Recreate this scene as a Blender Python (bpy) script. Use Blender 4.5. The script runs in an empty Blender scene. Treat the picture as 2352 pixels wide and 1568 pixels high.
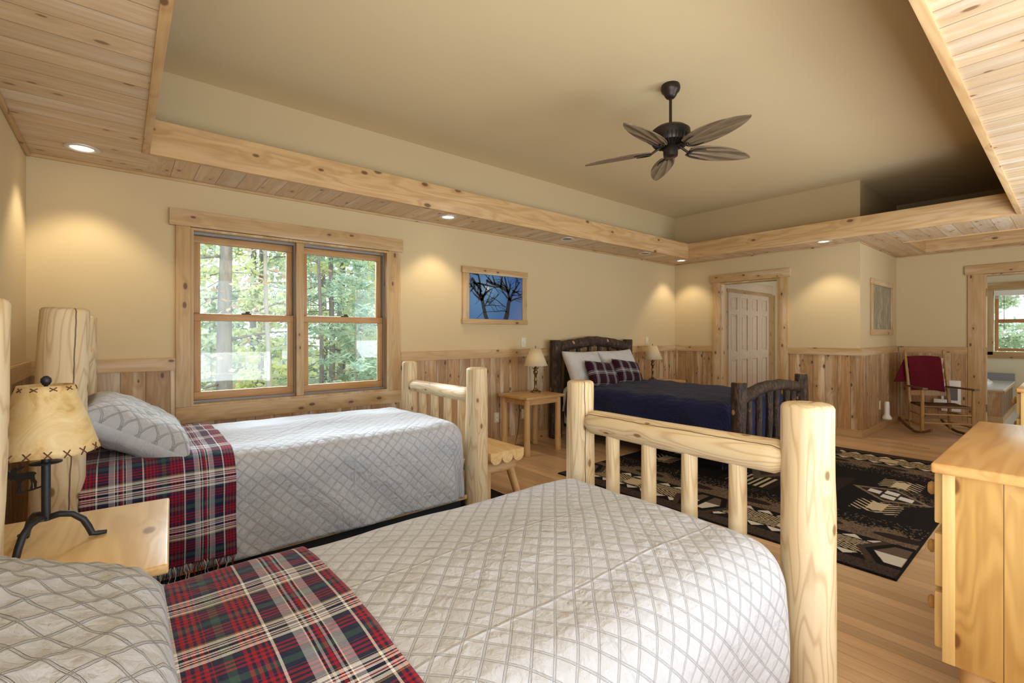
import bpy, bmesh, math, random
from mathutils import Vector, Matrix, noise as mnoise
from math import pi, sin, cos, radians, sqrt, atan2, floor, hypot

S = bpy.context.scene
COL = S.collection
random.seed(7)

# ------------------------------------------------------------ camera
cam = bpy.data.cameras.new('camera'); camo = bpy.data.objects.new('camera', cam); COL.objects.link(camo)
camo.location = (0, 0, 1.284)
camo.rotation_euler = (pi/2, 0, radians(50.228-90))
cam.sensor_width = 36.0
cam.lens = 1080.7*36/2352
cam.shift_y = (768.1-784)/2352
cam.clip_start = .02; cam.clip_end = 200
S.camera = camo

# ------------------------------------------------------------ world and exposure
W = bpy.data.worlds.new('world'); S.world = W; W.use_nodes = True
bg = W.node_tree.nodes['Background']
bg.inputs[0].default_value = (0.82, 0.92, 1.0, 1)
bg.inputs[1].default_value = 3.4
S.view_settings.view_transform = 'Standard'
S.view_settings.look = 'None'
S.view_settings.exposure = 0.0
S.view_settings.gamma = 1.0
S.view_settings.use_curve_mapping = False
S.cycles.max_bounces = 8
S.cycles.diffuse_bounces = 5
S.cycles.transparent_max_bounces = 12
S.cycles.sample_clamp_indirect = 6
S.cycles.caustics_reflective = False
S.cycles.caustics_refractive = False
try:
    S.cycles.use_denoising = True
    S.cycles.denoiser = 'OPENIMAGEDENOISE'
except Exception:
    pass

# room numbers (metres)
XL, XF, XE = -.46, 7.062, 8.9
YW, YC, YS = 4.267, 1.726, -1.5
H, HC = 2.44, 3.205
BX1, BX2, BY1, BY2 = .143, 6.576, 3.75, .371
TW = .16

def area(name, loc, rot, sx, sy, power, col=(1, 1, 1), spread=180):
    l = bpy.data.lights.new(name, 'AREA'); l.shape = 'RECTANGLE'; l.size = sx; l.size_y = sy
    l.energy = power; l.color = col; l.spread = radians(spread)
    o = bpy.data.objects.new(name, l); COL.objects.link(o); o.location = loc; o.rotation_euler = rot
    return o
# fill lamps added by assumed unseen south openings, aimed mostly up
area('fill_south_near', (1.5, YS+.3, .7), (radians(160), 0, 0), 2.6, 1.4, 66, (.90, .96, 1.0))
# and one added at an invented, unseen west window, aimed mostly upwards
area('fill_west', (XL+.25, -.62, 1.1), (0, radians(-90-66), 0), 1.2, 1.4, 85, (.92, .97, 1.0))
# area lamp added above the view to boost skylight through the north window
area('sky_boost_north', (1.2, YW+3.2, 4.6), (radians(-52), 0, 0), 4.5, 2.5, 1500, (.86, .94, 1.0), 120)
area('fill_south_far', (5.2, YS+.3, .8), (radians(150), 0, 0), 2.4, 1.4, 80, (.90, .96, 1.0))  # second upward fill lamp added for the far half of the room
# fill lamp added to light the hall; unseen area lamp in the bathroom
area('fill_hall', (9.0, 2.25, 1.5), (radians(90), 0, 0), 1.2, 1.4, 10, (1.0, .97, .93))
area('fill_bath', (10.4, -1.25, 1.5), (radians(90), 0, 0), 1.6, 1.4, 22, (1.0, 1.0, 1.0))
# north window: sky portal
pl = area('sky_portal_north', (1.2, YW+.2, 1.42), (radians(-90), 0, 0), 1.6, 1.4, 1)
pl.data.cycles.is_portal = True

# ------------------------------------------------------------ node helpers
def srgb(r, g, b):
    f = lambda c: (c/255/12.92) if c/255 <= .04045 else ((c/255+.055)/1.055)**2.4
    return (f(r), f(g), f(b), 1.0)

class G:
    def __init__(s, name):
        s.m = bpy.data.materials.new(name); s.m.use_nodes = True
        s.t = s.m.node_tree; s.t.nodes.clear()
        s.out = s.t.nodes.new('ShaderNodeOutputMaterial')
        s.b = s.t.nodes.new('ShaderNodeBsdfPrincipled')
        s.t.links.new(s.b.outputs[0], s.out.inputs[0])
    def set(s, sock, v):
        if isinstance(v, bpy.types.NodeSocket): s.t.links.new(v, sock)
        elif v is not None:
            if isinstance(v, (tuple, list)) and len(v) == 3 and sock.type == 'RGBA': v = (*v, 1)
            sock.default_value = v
    def n(s, typ, props=None, **ins):
        nd = s.t.nodes.new('ShaderNode'+typ)
        for k, v in (props or {}).items(): setattr(nd, k, v)
        for k, v in ins.items():
            key = int(k[1:]) if k[0] == 'i' and k[1:].isdigit() else k.replace('_', ' ')
            s.set(nd.inputs[key], v)
        return nd
    def math(s, op, a, b=None, c=None, clamp=False):
        nd = s.t.nodes.new('ShaderNodeMath'); nd.operation = op; nd.use_clamp = clamp
        s.set(nd.inputs[0], a)
        if b is not None: s.set(nd.inputs[1], b)
        if c is not None: s.set(nd.inputs[2], c)
        return nd.outputs[0]
    def mix(s, f, a, b, blend='MIX'):
        nd = s.t.nodes.new('ShaderNodeMix'); nd.data_type = 'RGBA'; nd.blend_type = blend
        s.set(nd.inputs[0], f); s.set(nd.inputs[6], a); s.set(nd.inputs[7], b)
        return nd.outputs[2]
    def ramp(s, f, stops, interp='LINEAR'):
        nd = s.t.nodes.new('ShaderNodeValToRGB'); cr = nd.color_ramp; cr.interpolation = interp
        while len(cr.elements) > 1: cr.elements.remove(cr.elements[-1])
        first = True
        for p, c in stops:
            if isinstance(c, (int, float)): c = (c, c, c, 1)
            if len(c) == 3: c = (*c, 1)
            if first: e = cr.elements[0]; e.position = p; first = False
            else: e = cr.elements.new(p)
            e.color = c
        s.set(nd.inputs[0], f)
        return nd.outputs[0]
    def noise(s, vec, scale=5, detail=3, rough=.5, dist=0, dim='3D'):
        nd = s.n('TexNoise', dict(noise_dimensions=dim), Scale=scale, Detail=detail, Roughness=rough, Distortion=dist)
        if vec is not None: s.set(nd.inputs['Vector'], vec)
        return nd.outputs[0]
    def comb(s, x, y, z):
        nd = s.t.nodes.new('ShaderNodeCombineXYZ')
        for i, v in enumerate((x, y, z)): s.set(nd.inputs[i], v)
        return nd.outputs[0]
    def sep(s, v):
        nd = s.t.nodes.new('ShaderNodeSeparateXYZ'); s.set(nd.inputs[0], v); return nd.outputs
    def obj(s): return s.n('TexCoord').outputs['Object']
    def uv(s): return s.n('TexCoord').outputs['UV']
    def bump(s, h, strength=.3, dist=.01, normal=None):
        nd = s.n('Bump', Strength=strength, Distance=dist, Height=h)
        if normal is not None: s.set(nd.inputs['Normal'], normal)
        return nd.outputs[0]
    def fin(s, col=None, rough=None, metal=None, normal=None, **kw):
        if col is not None: s.set(s.b.inputs['Base Color'], col)
        if rough is not None: s.set(s.b.inputs['Roughness'], rough)
        if metal is not None: s.set(s.b.inputs['Metallic'], metal)
        if normal is not None: s.set(s.b.inputs['Normal'], normal)
        for k, v in kw.items(): s.set(s.b.inputs[k.replace('_', ' ')], v)
        return s.m

def wood(name, c1, c2, c3=None, axis='Z', plank=None, plank_axis=None, plen=None, knots=.5, kscale=5.0, kcol=(95, 62, 36),
         ring=.35, rfreq=30, rough=.5, seam=.004, vary=.25, pale=.5, seamcol=.35, spec=.4, third_flat=False, bumpk=.25, streak=.5, offset=0.0, log=False, crack=None):
    g = G(name); x, y, z = g.sep(g.obj())
    ax = {'X': x, 'Y': y, 'Z': z}
    gr = ax[axis]; rest = [a for a in 'XYZ' if a != axis]
    if plank_axis: wn = plank_axis; tn = [a for a in rest if a != wn][0]
    else: wn, tn = rest
    w, t = ax[wn], ax[tn]
    if offset: gr = g.math('ADD', gr, offset)
    rnd = None; wfr = None
    if plank:
        q = g.math('DIVIDE', w, plank); pi_ = g.math('FLOOR', q)
        r0 = g.n('TexWhiteNoise', dict(noise_dimensions='1D'), W=pi_).outputs[0]
        fr = g.math('SUBTRACT', q, pi_)
        edge = g.math('ABSOLUTE', g.math('SUBTRACT', fr, .5))
        sm = g.math('GREATER_THAN', edge, .5-seam/plank/2)
        if plen:
            ql = g.math('ADD', g.math('DIVIDE', gr, plen), g.math('MULTIPLY', r0, 9.0))
            pl_ = g.math('FLOOR', ql)
            rnd = g.n('TexWhiteNoise', dict(noise_dimensions='2D'), Vector=g.comb(pi_, pl_, 0)).outputs[0]
            frl = g.math('ABSOLUTE', g.math('SUBTRACT', g.math('SUBTRACT', ql, pl_), .5))
            sm = g.math('MAXIMUM', sm, g.math('GREATER_THAN', frl, .5-seam/plen/2))
        else: rnd = r0
        gr = g.math('ADD', gr, g.math('MULTIPLY', rnd, 37.0))
        t = g.math('ADD', t, g.math('MULTIPLY', rnd, 11.0))
    v = g.comb(w, t, gr)
    # knots warp the grain around them
    if log: wk = g.math('MULTIPLY', g.math('ARCTAN2', t, w), .075)
    else: wk = g.math('ADD', w, t)
    if rnd is not None: wk = g.math('ADD', wk, g.math('MULTIPLY', rnd, 3.0))
    kv = g.comb(g.math('MULTIPLY', wk, kscale), g.math('MULTIPLY', gr, kscale*.5), 0)
    vor = g.n('TexVoronoi', dict(feature='F1', voronoi_dimensions='2D'), Vector=kv, Scale=1.0)
    kd = vor.outputs['Distance']; kr = g.sep(vor.outputs['Color'])[0]
    gate = g.math('GREATER_THAN', kr, 1-knots)
    krad = g.math('ADD', g.math('MULTIPLY', kr, .085), .02)
    kk = g.math('SUBTRACT', 1.0, g.math('DIVIDE', kd, g.math('ADD', krad, .001)), clamp=True)
    kk = g.math('MULTIPLY', g.math('MINIMUM', g.math('MULTIPLY', kk, 2.5), 1.0), gate)
    halo = g.math('MULTIPLY', g.math('SUBTRACT', 1.0, g.math('MULTIPLY', kd, 3.2), clamp=True), gate)
    fine = g.noise(g.n('VectorMath', dict(operation='MULTIPLY'), i0=v, i1=(90, 90, 2.5)).outputs[0], 1, 3, .6)
    low = g.noise(g.n('VectorMath', dict(operation='MULTIPLY'), i0=v, i1=(7, 7, .9)).outputs[0], 1, 2, .5, .3)
    rg = g.math('ADD', g.math('MULTIPLY', low, rfreq), g.math('MULTIPLY', halo, 3.0))
    rings = g.math('POWER', g.math('ABSOLUTE', g.math('SINE', rg)), 9.0 if log else 3.0)
    pn = g.noise(g.n('VectorMath', dict(operation='MULTIPLY'), i0=v, i1=(9, 9, .7)).outputs[0], 1, 2, .5)
    col = g.mix(g.ramp(fine, [(.35, 0), (.65, 1)]), c1, c2)
    col = g.mix(streak, g.mix(.5, c1, c2), col)
    if c3 is not None: col = g.mix(g.math('MULTIPLY', g.ramp(pn, [(.5, 0), (.68, 1)]), pale), col, c3)
    dark = g.mix(1.0, col, (.62, .50, .38, 1), 'MULTIPLY')
    col = g.mix(g.math('MULTIPLY', rings, ring), col, dark)
    col = g.mix(g.math('MULTIPLY', halo, .35), col, dark)
    if rnd is not None:
        val = g.math('ADD', 1-vary/2, g.math('MULTIPLY', rnd, vary))
        col = g.mix(1.0, col, g.n('CombineColor', i0=val, i1=val, i2=val).outputs[0], 'MULTIPLY')
    col = g.mix(g.math('MULTIPLY', kk, .9), col, srgb(*kcol))
    if crack is not None:
        an = g.math('SUBTRACT', g.math('ARCTAN2', y, x), crack)
        wob = g.math('MULTIPLY', g.math('SUBTRACT', g.noise(g.comb(0, 0, z), 3.5, 3, .6), .5), .35)
        ck = g.math('LESS_THAN', g.math('ABSOLUTE', g.math('ADD', an, wob)), .035)
        col = g.mix(g.math('MULTIPLY', ck, .85), col, srgb(74, 54, 38))
    hgt = g.math('MULTIPLY', fine, .15)
    if plank:
        col = g.mix(g.math('MULTIPLY', sm, 1-seamcol), col, srgb(70, 48, 30))
        hgt = g.math('SUBTRACT', hgt, g.math('MULTIPLY', sm, 1.0))
    nrm = g.bump(hgt, bumpk, .004)
    return g.fin(col, rough, normal=nrm, Specular_IOR_Level=spec)

def plain(name, col, rough=.5, metal=0, bumpscale=None, bstr=.15, spec=.5, coat=0):
    g = G(name); nrm = None; c = srgb(*col)
    if bumpscale:
        nz = g.noise(g.obj(), bumpscale, 3)
        nrm = g.bump(nz, bstr, .003)
        c = g.mix(g.ramp(nz, [(.3, 0), (.7, 1)]), tuple(k*.93 for k in c[:3]), c)
    return g.fin(c, rough, metal, nrm, Specular_IOR_Level=spec, Coat_Weight=coat)

def emit(name, col, st):
    g = G(name); return g.fin((0, 0, 0, 1), .5, Emission_Color=(*col, 1), Emission_Strength=st)

M = {}
def paint(name, col):
    g = G(name); o = g.obj()
    nz = g.noise(o, 130, 3, .6); lo = g.noise(o, .8, 2)
    c = srgb(*col)
    cc = g.mix(g.ramp(lo, [(.3, 0), (.7, 1)]), tuple(k*.97 for k in c[:3]), c)
    return g.fin(cc, .75, normal=g.bump(nz, .18, .004), Specular_IOR_Level=.2)
M['paint'] = paint('tan_wall_paint', (205, 185, 146))
M['paint_ceiling'] = paint('tan_ceiling_paint', (222, 203, 162))
M['paint_bath'] = paint('pale_bath_paint', (222, 214, 186))
SOF = dict(kcol=(126, 94, 64), knots=.6, kscale=6, rough=.45, ring=.22, vary=.16, pale=.75, seam=.0045)
M['plank_x'] = wood('pine_ceiling_planks', srgb(212, 188, 154), srgb(198, 170, 134), srgb(222, 208, 188), axis='X', plank=.14, plank_axis='Y', **SOF)
M['plank_y'] = wood('pine_soffit_planks', srgb(212, 188, 154), srgb(198, 170, 134), srgb(222, 208, 188), axis='Y', plank=.14, plank_axis='X', **SOF)
WN = dict(kcol=(84, 60, 42), knots=.85, kscale=6.5, rough=.5, ring=.4, vary=.34, pale=.9, seam=.005)
wc = (srgb(190, 156, 114), srgb(166, 130, 90), srgb(222, 204, 178))
M['wains_x'] = wood('knotty_pine_wainscot', *wc, axis='Z', plank=.14, plank_axis='X', **WN)
M['wains_y'] = wood('knotty_pine_wainscot_side', *wc, axis='Z', plank=.14, plank_axis='Y', **WN)
TR = dict(kcol=(98, 68, 44), knots=.7, kscale=6.5, rough=.45, ring=.25, pale=.5)
tc = (srgb(200, 168, 122), srgb(180, 146, 98), srgb(222, 208, 184))
M['trim_x'] = wood('pine_trim_x', *tc, axis='X', **TR)
M['trim_y'] = wood('pine_trim_y', *tc, axis='Y', **TR)
M['trim_z'] = wood('pine_trim_z', *tc, axis='Z', **TR)
fc = (srgb(214, 180, 132), srgb(196, 158, 108), srgb(224, 200, 165))
M['fascia_x'] = wood('pine_beam_x', *fc, axis='X', kcol=(104, 70, 44), knots=.5, kscale=5, ring=.4, rfreq=22, pale=.4, rough=.45)
M['fascia_y'] = wood('pine_beam_y', *fc, axis='Y', kcol=(104, 70, 44), knots=.5, kscale=5, ring=.4, rfreq=22, pale=.4, rough=.45)
M['sash_x'] = wood('oiled_sash_x', srgb(202, 158, 104), srgb(182, 136, 84), axis='X', knots=0, ring=.3, rough=.4)
M['sash_z'] = wood('oiled_sash_z', srgb(202, 158, 104), srgb(182, 136, 84), axis='Z', knots=0, ring=.3, rough=.4)
M['floor'] = wood('maple_strip_floor', srgb(212, 180, 142), srgb(196, 160, 120), axis='Y', plank=.08, plank_axis='X', plen=1.1, knots=.06, kscale=4,
                  ring=.15, vary=.36, rough=.3, seam=.0026, seamcol=.5, spec=.5, bumpk=.08)
LG = dict(log=True, kcol=(128, 96, 60), knots=.5, kscale=8, rough=.5, pale=.6, vary=0, streak=.35)
M['log'] = wood('peeled_pine_log', srgb(228, 208, 170), srgb(214, 190, 148), srgb(236, 224, 198), axis='Z', ring=.55, rfreq=46, **LG)
for nm_, ck_ in (('a', .5), ('b', -.5), ('c', .8)):
    M['log_'+nm_] = wood('cracked_pine_log', srgb(228, 208, 170), srgb(214, 190, 148), srgb(236, 224, 198), axis='Z', ring=.55, rfreq=46, crack=ck_, **LG)
M['log_small'] = wood('varnished_pine_log', srgb(206, 168, 116), srgb(188, 146, 94), srgb(220, 190, 146), axis='Z', ring=.3, rfreq=30, **LG)
M['logend'] = plain('sawn_log_end', (226, 198, 146), .6, bumpscale=40)
M['bark'] = None
def bark():
    g = G('dark_bark'); v = g.n('VectorMath', dict(operation='MULTIPLY'), i0=g.obj(), i1=(30, 30, 9)).outputs[0]
    nz = g.noise(v, 1, 5, .7, .4); c = g.ramp(nz, [(.32, srgb(27, 19, 15)), (.5, srgb(60, 42, 31)), (.7, srgb(114, 88, 66))])
    kv = g.n('VectorMath', dict(operation='MULTIPLY'), i0=g.obj(), i1=(9, 9, 6)).outputs[0]
    vo = g.n('TexVoronoi', Vector=kv, Scale=1.0); d = vo.outputs['Distance']; gate = g.math('GREATER_THAN', g.sep(vo.outputs['Color'])[0], .72)
    k = g.math('MULTIPLY', g.math('LESS_THAN', d, .17), gate)
    c = g.mix(k, c, srgb(204, 160, 100))
    return g.fin(c, .55, normal=g.bump(nz, 1.0, .03))
M['bark'] = bark()
M['barkend'] = plain('yellow_sawn_end', (190, 140, 60), .6, bumpscale=40)
M['table'] = wood('pine_table_top', srgb(202, 164, 112), srgb(184, 142, 90), srgb(214, 182, 134), axis='X', knots=.35, kscale=5, ring=.35, rough=.35)
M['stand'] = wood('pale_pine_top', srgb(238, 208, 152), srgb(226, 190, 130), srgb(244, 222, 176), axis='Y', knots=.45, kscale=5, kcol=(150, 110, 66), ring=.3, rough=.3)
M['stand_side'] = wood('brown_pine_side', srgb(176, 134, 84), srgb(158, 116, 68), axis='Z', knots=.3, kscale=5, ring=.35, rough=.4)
M['dresser'] = wood('honey_pine_panel', srgb(208, 170, 104), srgb(196, 156, 90), srgb(216, 184, 122), axis='Z', plank=.115, plank_axis='Y', knots=.45, kscale=5.5, kcol=(116, 74, 36), ring=.42, rfreq=40, rough=.38, vary=.1, seam=.003, offset=.7)
M['dresser_top'] = wood('honey_pine_top', srgb(222, 176, 112), srgb(208, 160, 94), srgb(232, 194, 136), axis='X', knots=.15, kscale=4, kcol=(140, 90, 50), ring=.35, rfreq=24, rough=.22, spec=.6)
M['dresser_edge'] = wood('honey_pine_edge', srgb(232, 202, 140), srgb(220, 186, 120), axis='Z', knots=.2, ring=.3, rough=.4)
M['birch'] = plain('creamy_door_paint', (226, 208, 184), .5, bumpscale=20, bstr=.05)
M['white'] = plain('white_plastic', (236, 234, 228), .4)
M['offwhite'] = plain('ivory_plastic', (218, 208, 180), .4)
M['grille'] = plain('heater_grille', (120, 118, 112), .5, .3)
M['black'] = plain('black_box_spring', (22, 22, 25), .8, bumpscale=60)
M['iron'] = plain('dark_iron', (62, 64, 70), .5, .6, bumpscale=120, bstr=.3)
M['bronze'] = plain('oil_rubbed_bronze', (66, 58, 54), .42, .75, bumpscale=120, bstr=.1)
M['brass'] = plain('antique_brass', (128, 104, 66), .3, .9)
M['chrome'] = plain('chrome', (210, 210, 210), .15, 1)
M['shade'] = plain('cream_lampshade', (222, 204, 166), .8, bumpscale=120)
M['lace'] = plain('brown_leather_lace', (104, 62, 44), .7)
M['gunmetal'] = plain('grey_track', (140, 138, 138), .5, .2)
M['mattress'] = plain('white_mattress', (206, 206, 208), .85, bumpscale=50)
M['tile'] = plain('pale_tile', (214, 220, 226), .25)
M['tub'] = plain('white_tub', (232, 234, 238), .15)
M['slate'] = plain('slate_splash', (138, 140, 146), .4)
M['canvas_edge'] = plain('print_board', (30, 40, 60), .5)
M['mug'] = plain('black_rubber', (24, 22, 22), .7)
def rawhide():
    g = G('rawhide_shade'); nz = g.noise(g.obj(), 9, 5, .65, 1.2); st = g.noise(g.n('VectorMath', dict(operation='MULTIPLY'), i0=g.obj(), i1=(9, 9, 26)).outputs[0], 1, 3, .5, .6)
    c = g.ramp(nz, [(.32, srgb(186, 142, 72)), (.47, srgb(220, 194, 138)), (.7, srgb(236, 220, 180))])
    return g.fin(c, .42, normal=g.bump(st, .3, .008))
M['rawhide'] = rawhide()

def carpet(name, a, b, sc=260):
    g = G(name); nz = g.noise(g.obj(), sc, 4, .7); lo = g.noise(g.obj(), 5, 3, .6)
    c = g.mix(g.ramp(nz, [(.35, 0), (.68, 1)]), srgb(*a), srgb(*b)); c = g.mix(g.ramp(lo, [(.5, 0), (.62, 1)]), c, g.mix(.6, c, srgb(14, 13, 13)))
    return g.fin(c, .95, normal=g.bump(nz, .7, .01), Specular_IOR_Level=.1)
M['shag'] = carpet('dark_carpet', (34, 29, 27), (66, 58, 52))

# cloths use UV = metres on the cloth
def quilt(name, col, cell=.050, amt=1.0, vein=.38, creases=()):
    g = G(name); u, v, _ = g.sep(g.uv())
    warp = g.noise(g.comb(u, v, 0), 4, 2, .5); wv = g.math('MULTIPLY', g.math('SUBTRACT', warp, .5), .02)
    a = g.math('DIVIDE', g.math('ADD', g.math('ADD', u, v), wv), cell*sqrt(2)*1.0)
    b = g.math('DIVIDE', g.math('ADD', g.math('SUBTRACT', u, v), wv), cell*sqrt(2)*1.0)
    def tri(q):   # 0 on the seam, .5 mid cell
        return g.math('SUBTRACT', .5, g.math('ABSOLUTE', g.math('SUBTRACT', g.math('FRACT', q), .5)))
    ta, tb = tri(a), tri(b); tm = g.math('MINIMUM', ta, tb)
    puff = g.math('POWER', g.math('MULTIPLY', tm, 2.0), .5)
    def stitch(tq):   # two stitched grooves beside each seam line
        d = g.math('ABSOLUTE', g.math('SUBTRACT', tq, .05))
        return g.math('SUBTRACT', 1.0, g.math('DIVIDE', d, .026), clamp=True)
    st = g.math('MAXIMUM', stitch(ta), stitch(tb))
    cr = g.noise(g.comb(g.math('MULTIPLY', u, 1.0), g.math('MULTIPLY', v, 1.0), 0), 34, 4, .6, 1.4)
    cr2 = g.noise(g.comb(g.math('MULTIPLY', g.math('ADD', u, v), 5.0), g.math('MULTIPLY', g.math('SUBTRACT', u, v), 26), 0), 1, 3, .6, .8)
    hgt = g.math('ADD', g.math('MULTIPLY', puff, .40), g.math('MULTIPLY', st, -.22))
    hgt = g.math('ADD', hgt, g.math('MULTIPLY', cr, vein)); hgt = g.math('ADD', hgt, g.math('MULTIPLY', cr2, vein*.6))
    for ax_, p_ in creases:
        cw = g.math('ABSOLUTE', g.math('SUBTRACT', g.math('ADD', u if ax_ == 'u' else v, g.math('MULTIPLY', g.math('SUBTRACT', g.noise(g.comb(u, v, 0), 3, 3, .6), .5), .03)), p_))
        hgt = g.math('ADD', hgt, g.math('MULTIPLY', g.math('SUBTRACT', 1.0, g.math('DIVIDE', cw, .007), clamp=True), .35))
    big = g.noise(g.comb(u, v, 0), 5.5, 3, .55, 1.5)
    nb = g.bump(big, .4, .05)
    nrm = g.bump(hgt, .8*amt, .012, nb)
    c = g.mix(g.math('MULTIPLY', st, .14), srgb(*col), tuple(k*.72 for k in srgb(*col)[:3]))
    return g.fin(c, .8, normal=nrm, Sheen_Weight=.15, Specular_IOR_Level=.2)
M['quilt'] = quilt('grey_quilt', (196, 201, 212), creases=(('u', .86), ('u', 1.32), ('v', 1.19), ('v', .84)))
M['quilt_window'] = quilt('grey_quilt_window', (196, 201, 212), vein=.6, creases=(('u', 1.1), ('v', 3.3)))
M['sham'] = quilt('grey_quilted_sham', (184, 188, 196), cell=.056, vein=.3, amt=1.3)
def cloth(name, col, wr=.5, sc=9, strips=False):
    g = G(name); u, v, _ = g.sep(g.uv())
    n1 = g.noise(g.comb(g.math('MULTIPLY', u, 1.0), g.math('MULTIPLY', v, 2.2 if strips else 1.0), 0), sc, 4, .6, 1.2)
    n2 = g.noise(g.comb(u, v, 0), 400, 2)
    nrm = g.bump(n2, .15, .002, g.bump(n1, wr, .035))
    c = g.mix(g.ramp(n1, [(.3, 0), (.7, 1)]), tuple(k*.9 for k in srgb(*col)[:3]), srgb(*col))
    return g.fin(c, .85, normal=nrm, Sheen_Weight=.1, Specular_IOR_Level=.15)
M['pillow_back'] = cloth('grey_cotton', (200, 203, 210), .35)
M['white_cloth'] = cloth('white_pillowcase', (212, 210, 208), .45, 7)
M['navy'] = cloth('navy_comforter', (38, 45, 86), .8, 8, True)
M['red_blanket'] = cloth('burgundy_blanket', (92, 14, 30), .3, 8)

def tartan(name, sett_u, pu, ou, sett_v, pv, ov, gain=1.0, checks=True):
    g = G(name); u, v, _ = g.sep(g.uv())
    fu = g.math('FRACT', g.math('DIVIDE', g.math('ADD', u, ou), pu)); fv = g.math('FRACT', g.math('DIVIDE', g.math('ADD', v, ov), pv))
    def rp(f, sett):
        # the symmetric sett is mirrored by folding the coordinate
        m = g.math('MULTIPLY', g.math('ABSOLUTE', g.math('SUBTRACT', f, .5)), 2.0)   # 1 at band centre, 0 between
        return g.ramp(m, [(p, srgb(*c)) for p, c in sett], 'CONSTANT')
    cu, cv = rp(fu, sett_u), rp(fv, sett_v)
    if checks:
        def chk(c, q, per):
            k = g.math('GREATER_THAN', g.math('FRACT', g.math('DIVIDE', q, per)), .55)
            sx = g.sep(c); isred = g.math('GREATER_THAN', g.math('SUBTRACT', sx[0], sx[2]), .12)
            return g.mix(g.math('MULTIPLY', k, isred), c, srgb(36, 40, 70))
        cu, cv = chk(cu, u, .0135), chk(cv, v, .0135)
    tw = g.math('GREATER_THAN', g.math('SINE', g.math('MULTIPLY', g.math('ADD', u, v), 2*pi/.0045)), 0.0)
    c = g.mix(g.math('ADD', .28, g.math('MULTIPLY', tw, .44)), cu, cv)
    n1 = g.noise(g.comb(u, v, 0), 8, 3, .6, 1.0)
    nrm = g.bump(tw, .12, .002, g.bump(n1, .4, .03))
    if gain != 1: c = g.mix(1.0, c, (gain, gain, gain, 1), 'MULTIPLY')
    return g.fin(c, .9, normal=nrm, Sheen_Weight=.1, Specular_IOR_Level=.1)
NV, RD, WH, GN, OC, GY, BK = (40, 46, 76), (166, 30, 44), (236, 236, 236), (62, 92, 88), (150, 124, 70), (176, 180, 196), (22, 24, 40)
sett_u = [(0, GN), (.05, NV), (.16, RD), (.44, NV), (.47, WH), (.505, NV), (.60, NV), (.74, GY), (.86, WH), (.88, BK), (.915, GY), (.95, RD), (.985, RD)]
sett_v = [(0, GN), (.08, NV), (.2, RD), (.56, NV), (.66, OC), (.71, WH), (.80, BK), (.835, WH), (.87, RD), (.90, WH), (.955, BK), (.985, BK)]
M['plaid'] = tartan('red_navy_plaid', sett_u, .325, -.163+.1625, sett_v, .235, .06)
DK = (58, 20, 34)
s2 = [(0, DK), (.25, (34, 30, 44)), (.4, DK), (.62, (24, 22, 34)), (.72, WH), (.76, (24, 22, 34)), (.84, (150, 146, 150)), (.9, DK), (.95, WH)]
M['plaid_small'] = tartan('wine_plaid', s2, .17, .02, s2, .17, .0, checks=False)
FR = [plain('fringe_navy', (44, 48, 74), .9), plain('fringe_red', (140, 34, 46), .9), plain('fringe_white', (222, 222, 224), .9)]

def glass():
    m = bpy.data.materials.new('window_glass'); m.use_nodes = True; t = m.node_tree; t.nodes.clear()
    o = t.nodes.new('ShaderNodeOutputMaterial'); mx = t.nodes.new('ShaderNodeMixShader'); tr = t.nodes.new('ShaderNodeBsdfTransparent')
    gl = t.nodes.new('ShaderNodeBsdfGlossy'); gl.inputs['Roughness'].default_value = .02; tr.inputs[0].default_value = (.97, .985, .98, 1)
    fr = t.nodes.new('ShaderNodeFresnel'); fr.inputs[0].default_value = 1.5
    t.links.new(fr.outputs[0], mx.inputs[0]); t.links.new(tr.outputs[0], mx.inputs[1]); t.links.new(gl.outputs[0], mx.inputs[2]); t.links.new(mx.outputs[0], o.inputs[0])
    return m
M['glass'] = glass()
M['bulb'] = emit('lit_downlight', (1.0, .86, .62), 9)
M['bulb_dim'] = plain('dim_downlight', (90, 80, 70), .4)
M['trimring'] = plain('downlight_ring', (206, 200, 192), .35, .3)

# ------------------------------------------------------------ mesh helpers
def link(name, bm, mat, parent=None, smooth=False, mats=None, sharp=None):
    me = bpy.data.meshes.new(name); bmesh.ops.recalc_face_normals(bm, faces=bm.faces) if smooth != 'raw' else None
    bm.to_mesh(me); bm.free()
    for m in (mats or [mat]): me.materials.append(m)
    if smooth:
        for p in me.polygons: p.use_smooth = True
        if sharp: me.set_sharp_from_angle(angle=radians(sharp))
    o = bpy.data.objects.new(name, me); COL.objects.link(o)
    if parent is not None: o.parent = parent
    return o
def box(bm, a, b, mi=0):
    x0, y0, z0 = (min(a[i], b[i]) for i in range(3)); x1, y1, z1 = (max(a[i], b[i]) for i in range(3))
    v = [bm.verts.new(p) for p in ((x0, y0, z0), (x1, y0, z0), (x1, y1, z0), (x0, y1, z0), (x0, y0, z1), (x1, y0, z1), (x1, y1, z1), (x0, y1, z1))]
    for f in ((3, 2, 1, 0), (4, 5, 6, 7), (0, 1, 5, 4), (1, 2, 6, 5), (2, 3, 7, 6), (3, 0, 4, 7)):
        bm.faces.new([v[i] for i in f]).material_index = mi
    return v
def bbox(a, b, bev=.004, seg=2):
    bm = bmesh.new(); box(bm, a, b)
    if bev: bmesh.ops.bevel(bm, geom=bm.edges[:], offset=bev, segments=seg, affect='EDGES', profile=.6)
    return bm
def boxes(lst):
    bm = bmesh.new()
    for a, b in lst: box(bm, a, b)
    return bm
def bo(name, a, b, mat, parent=None, bev=.004):
    """a bevelled board"""
    return link(name, bbox(a, b, bev), mat, parent, smooth=bool(bev), sharp=40)
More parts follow.
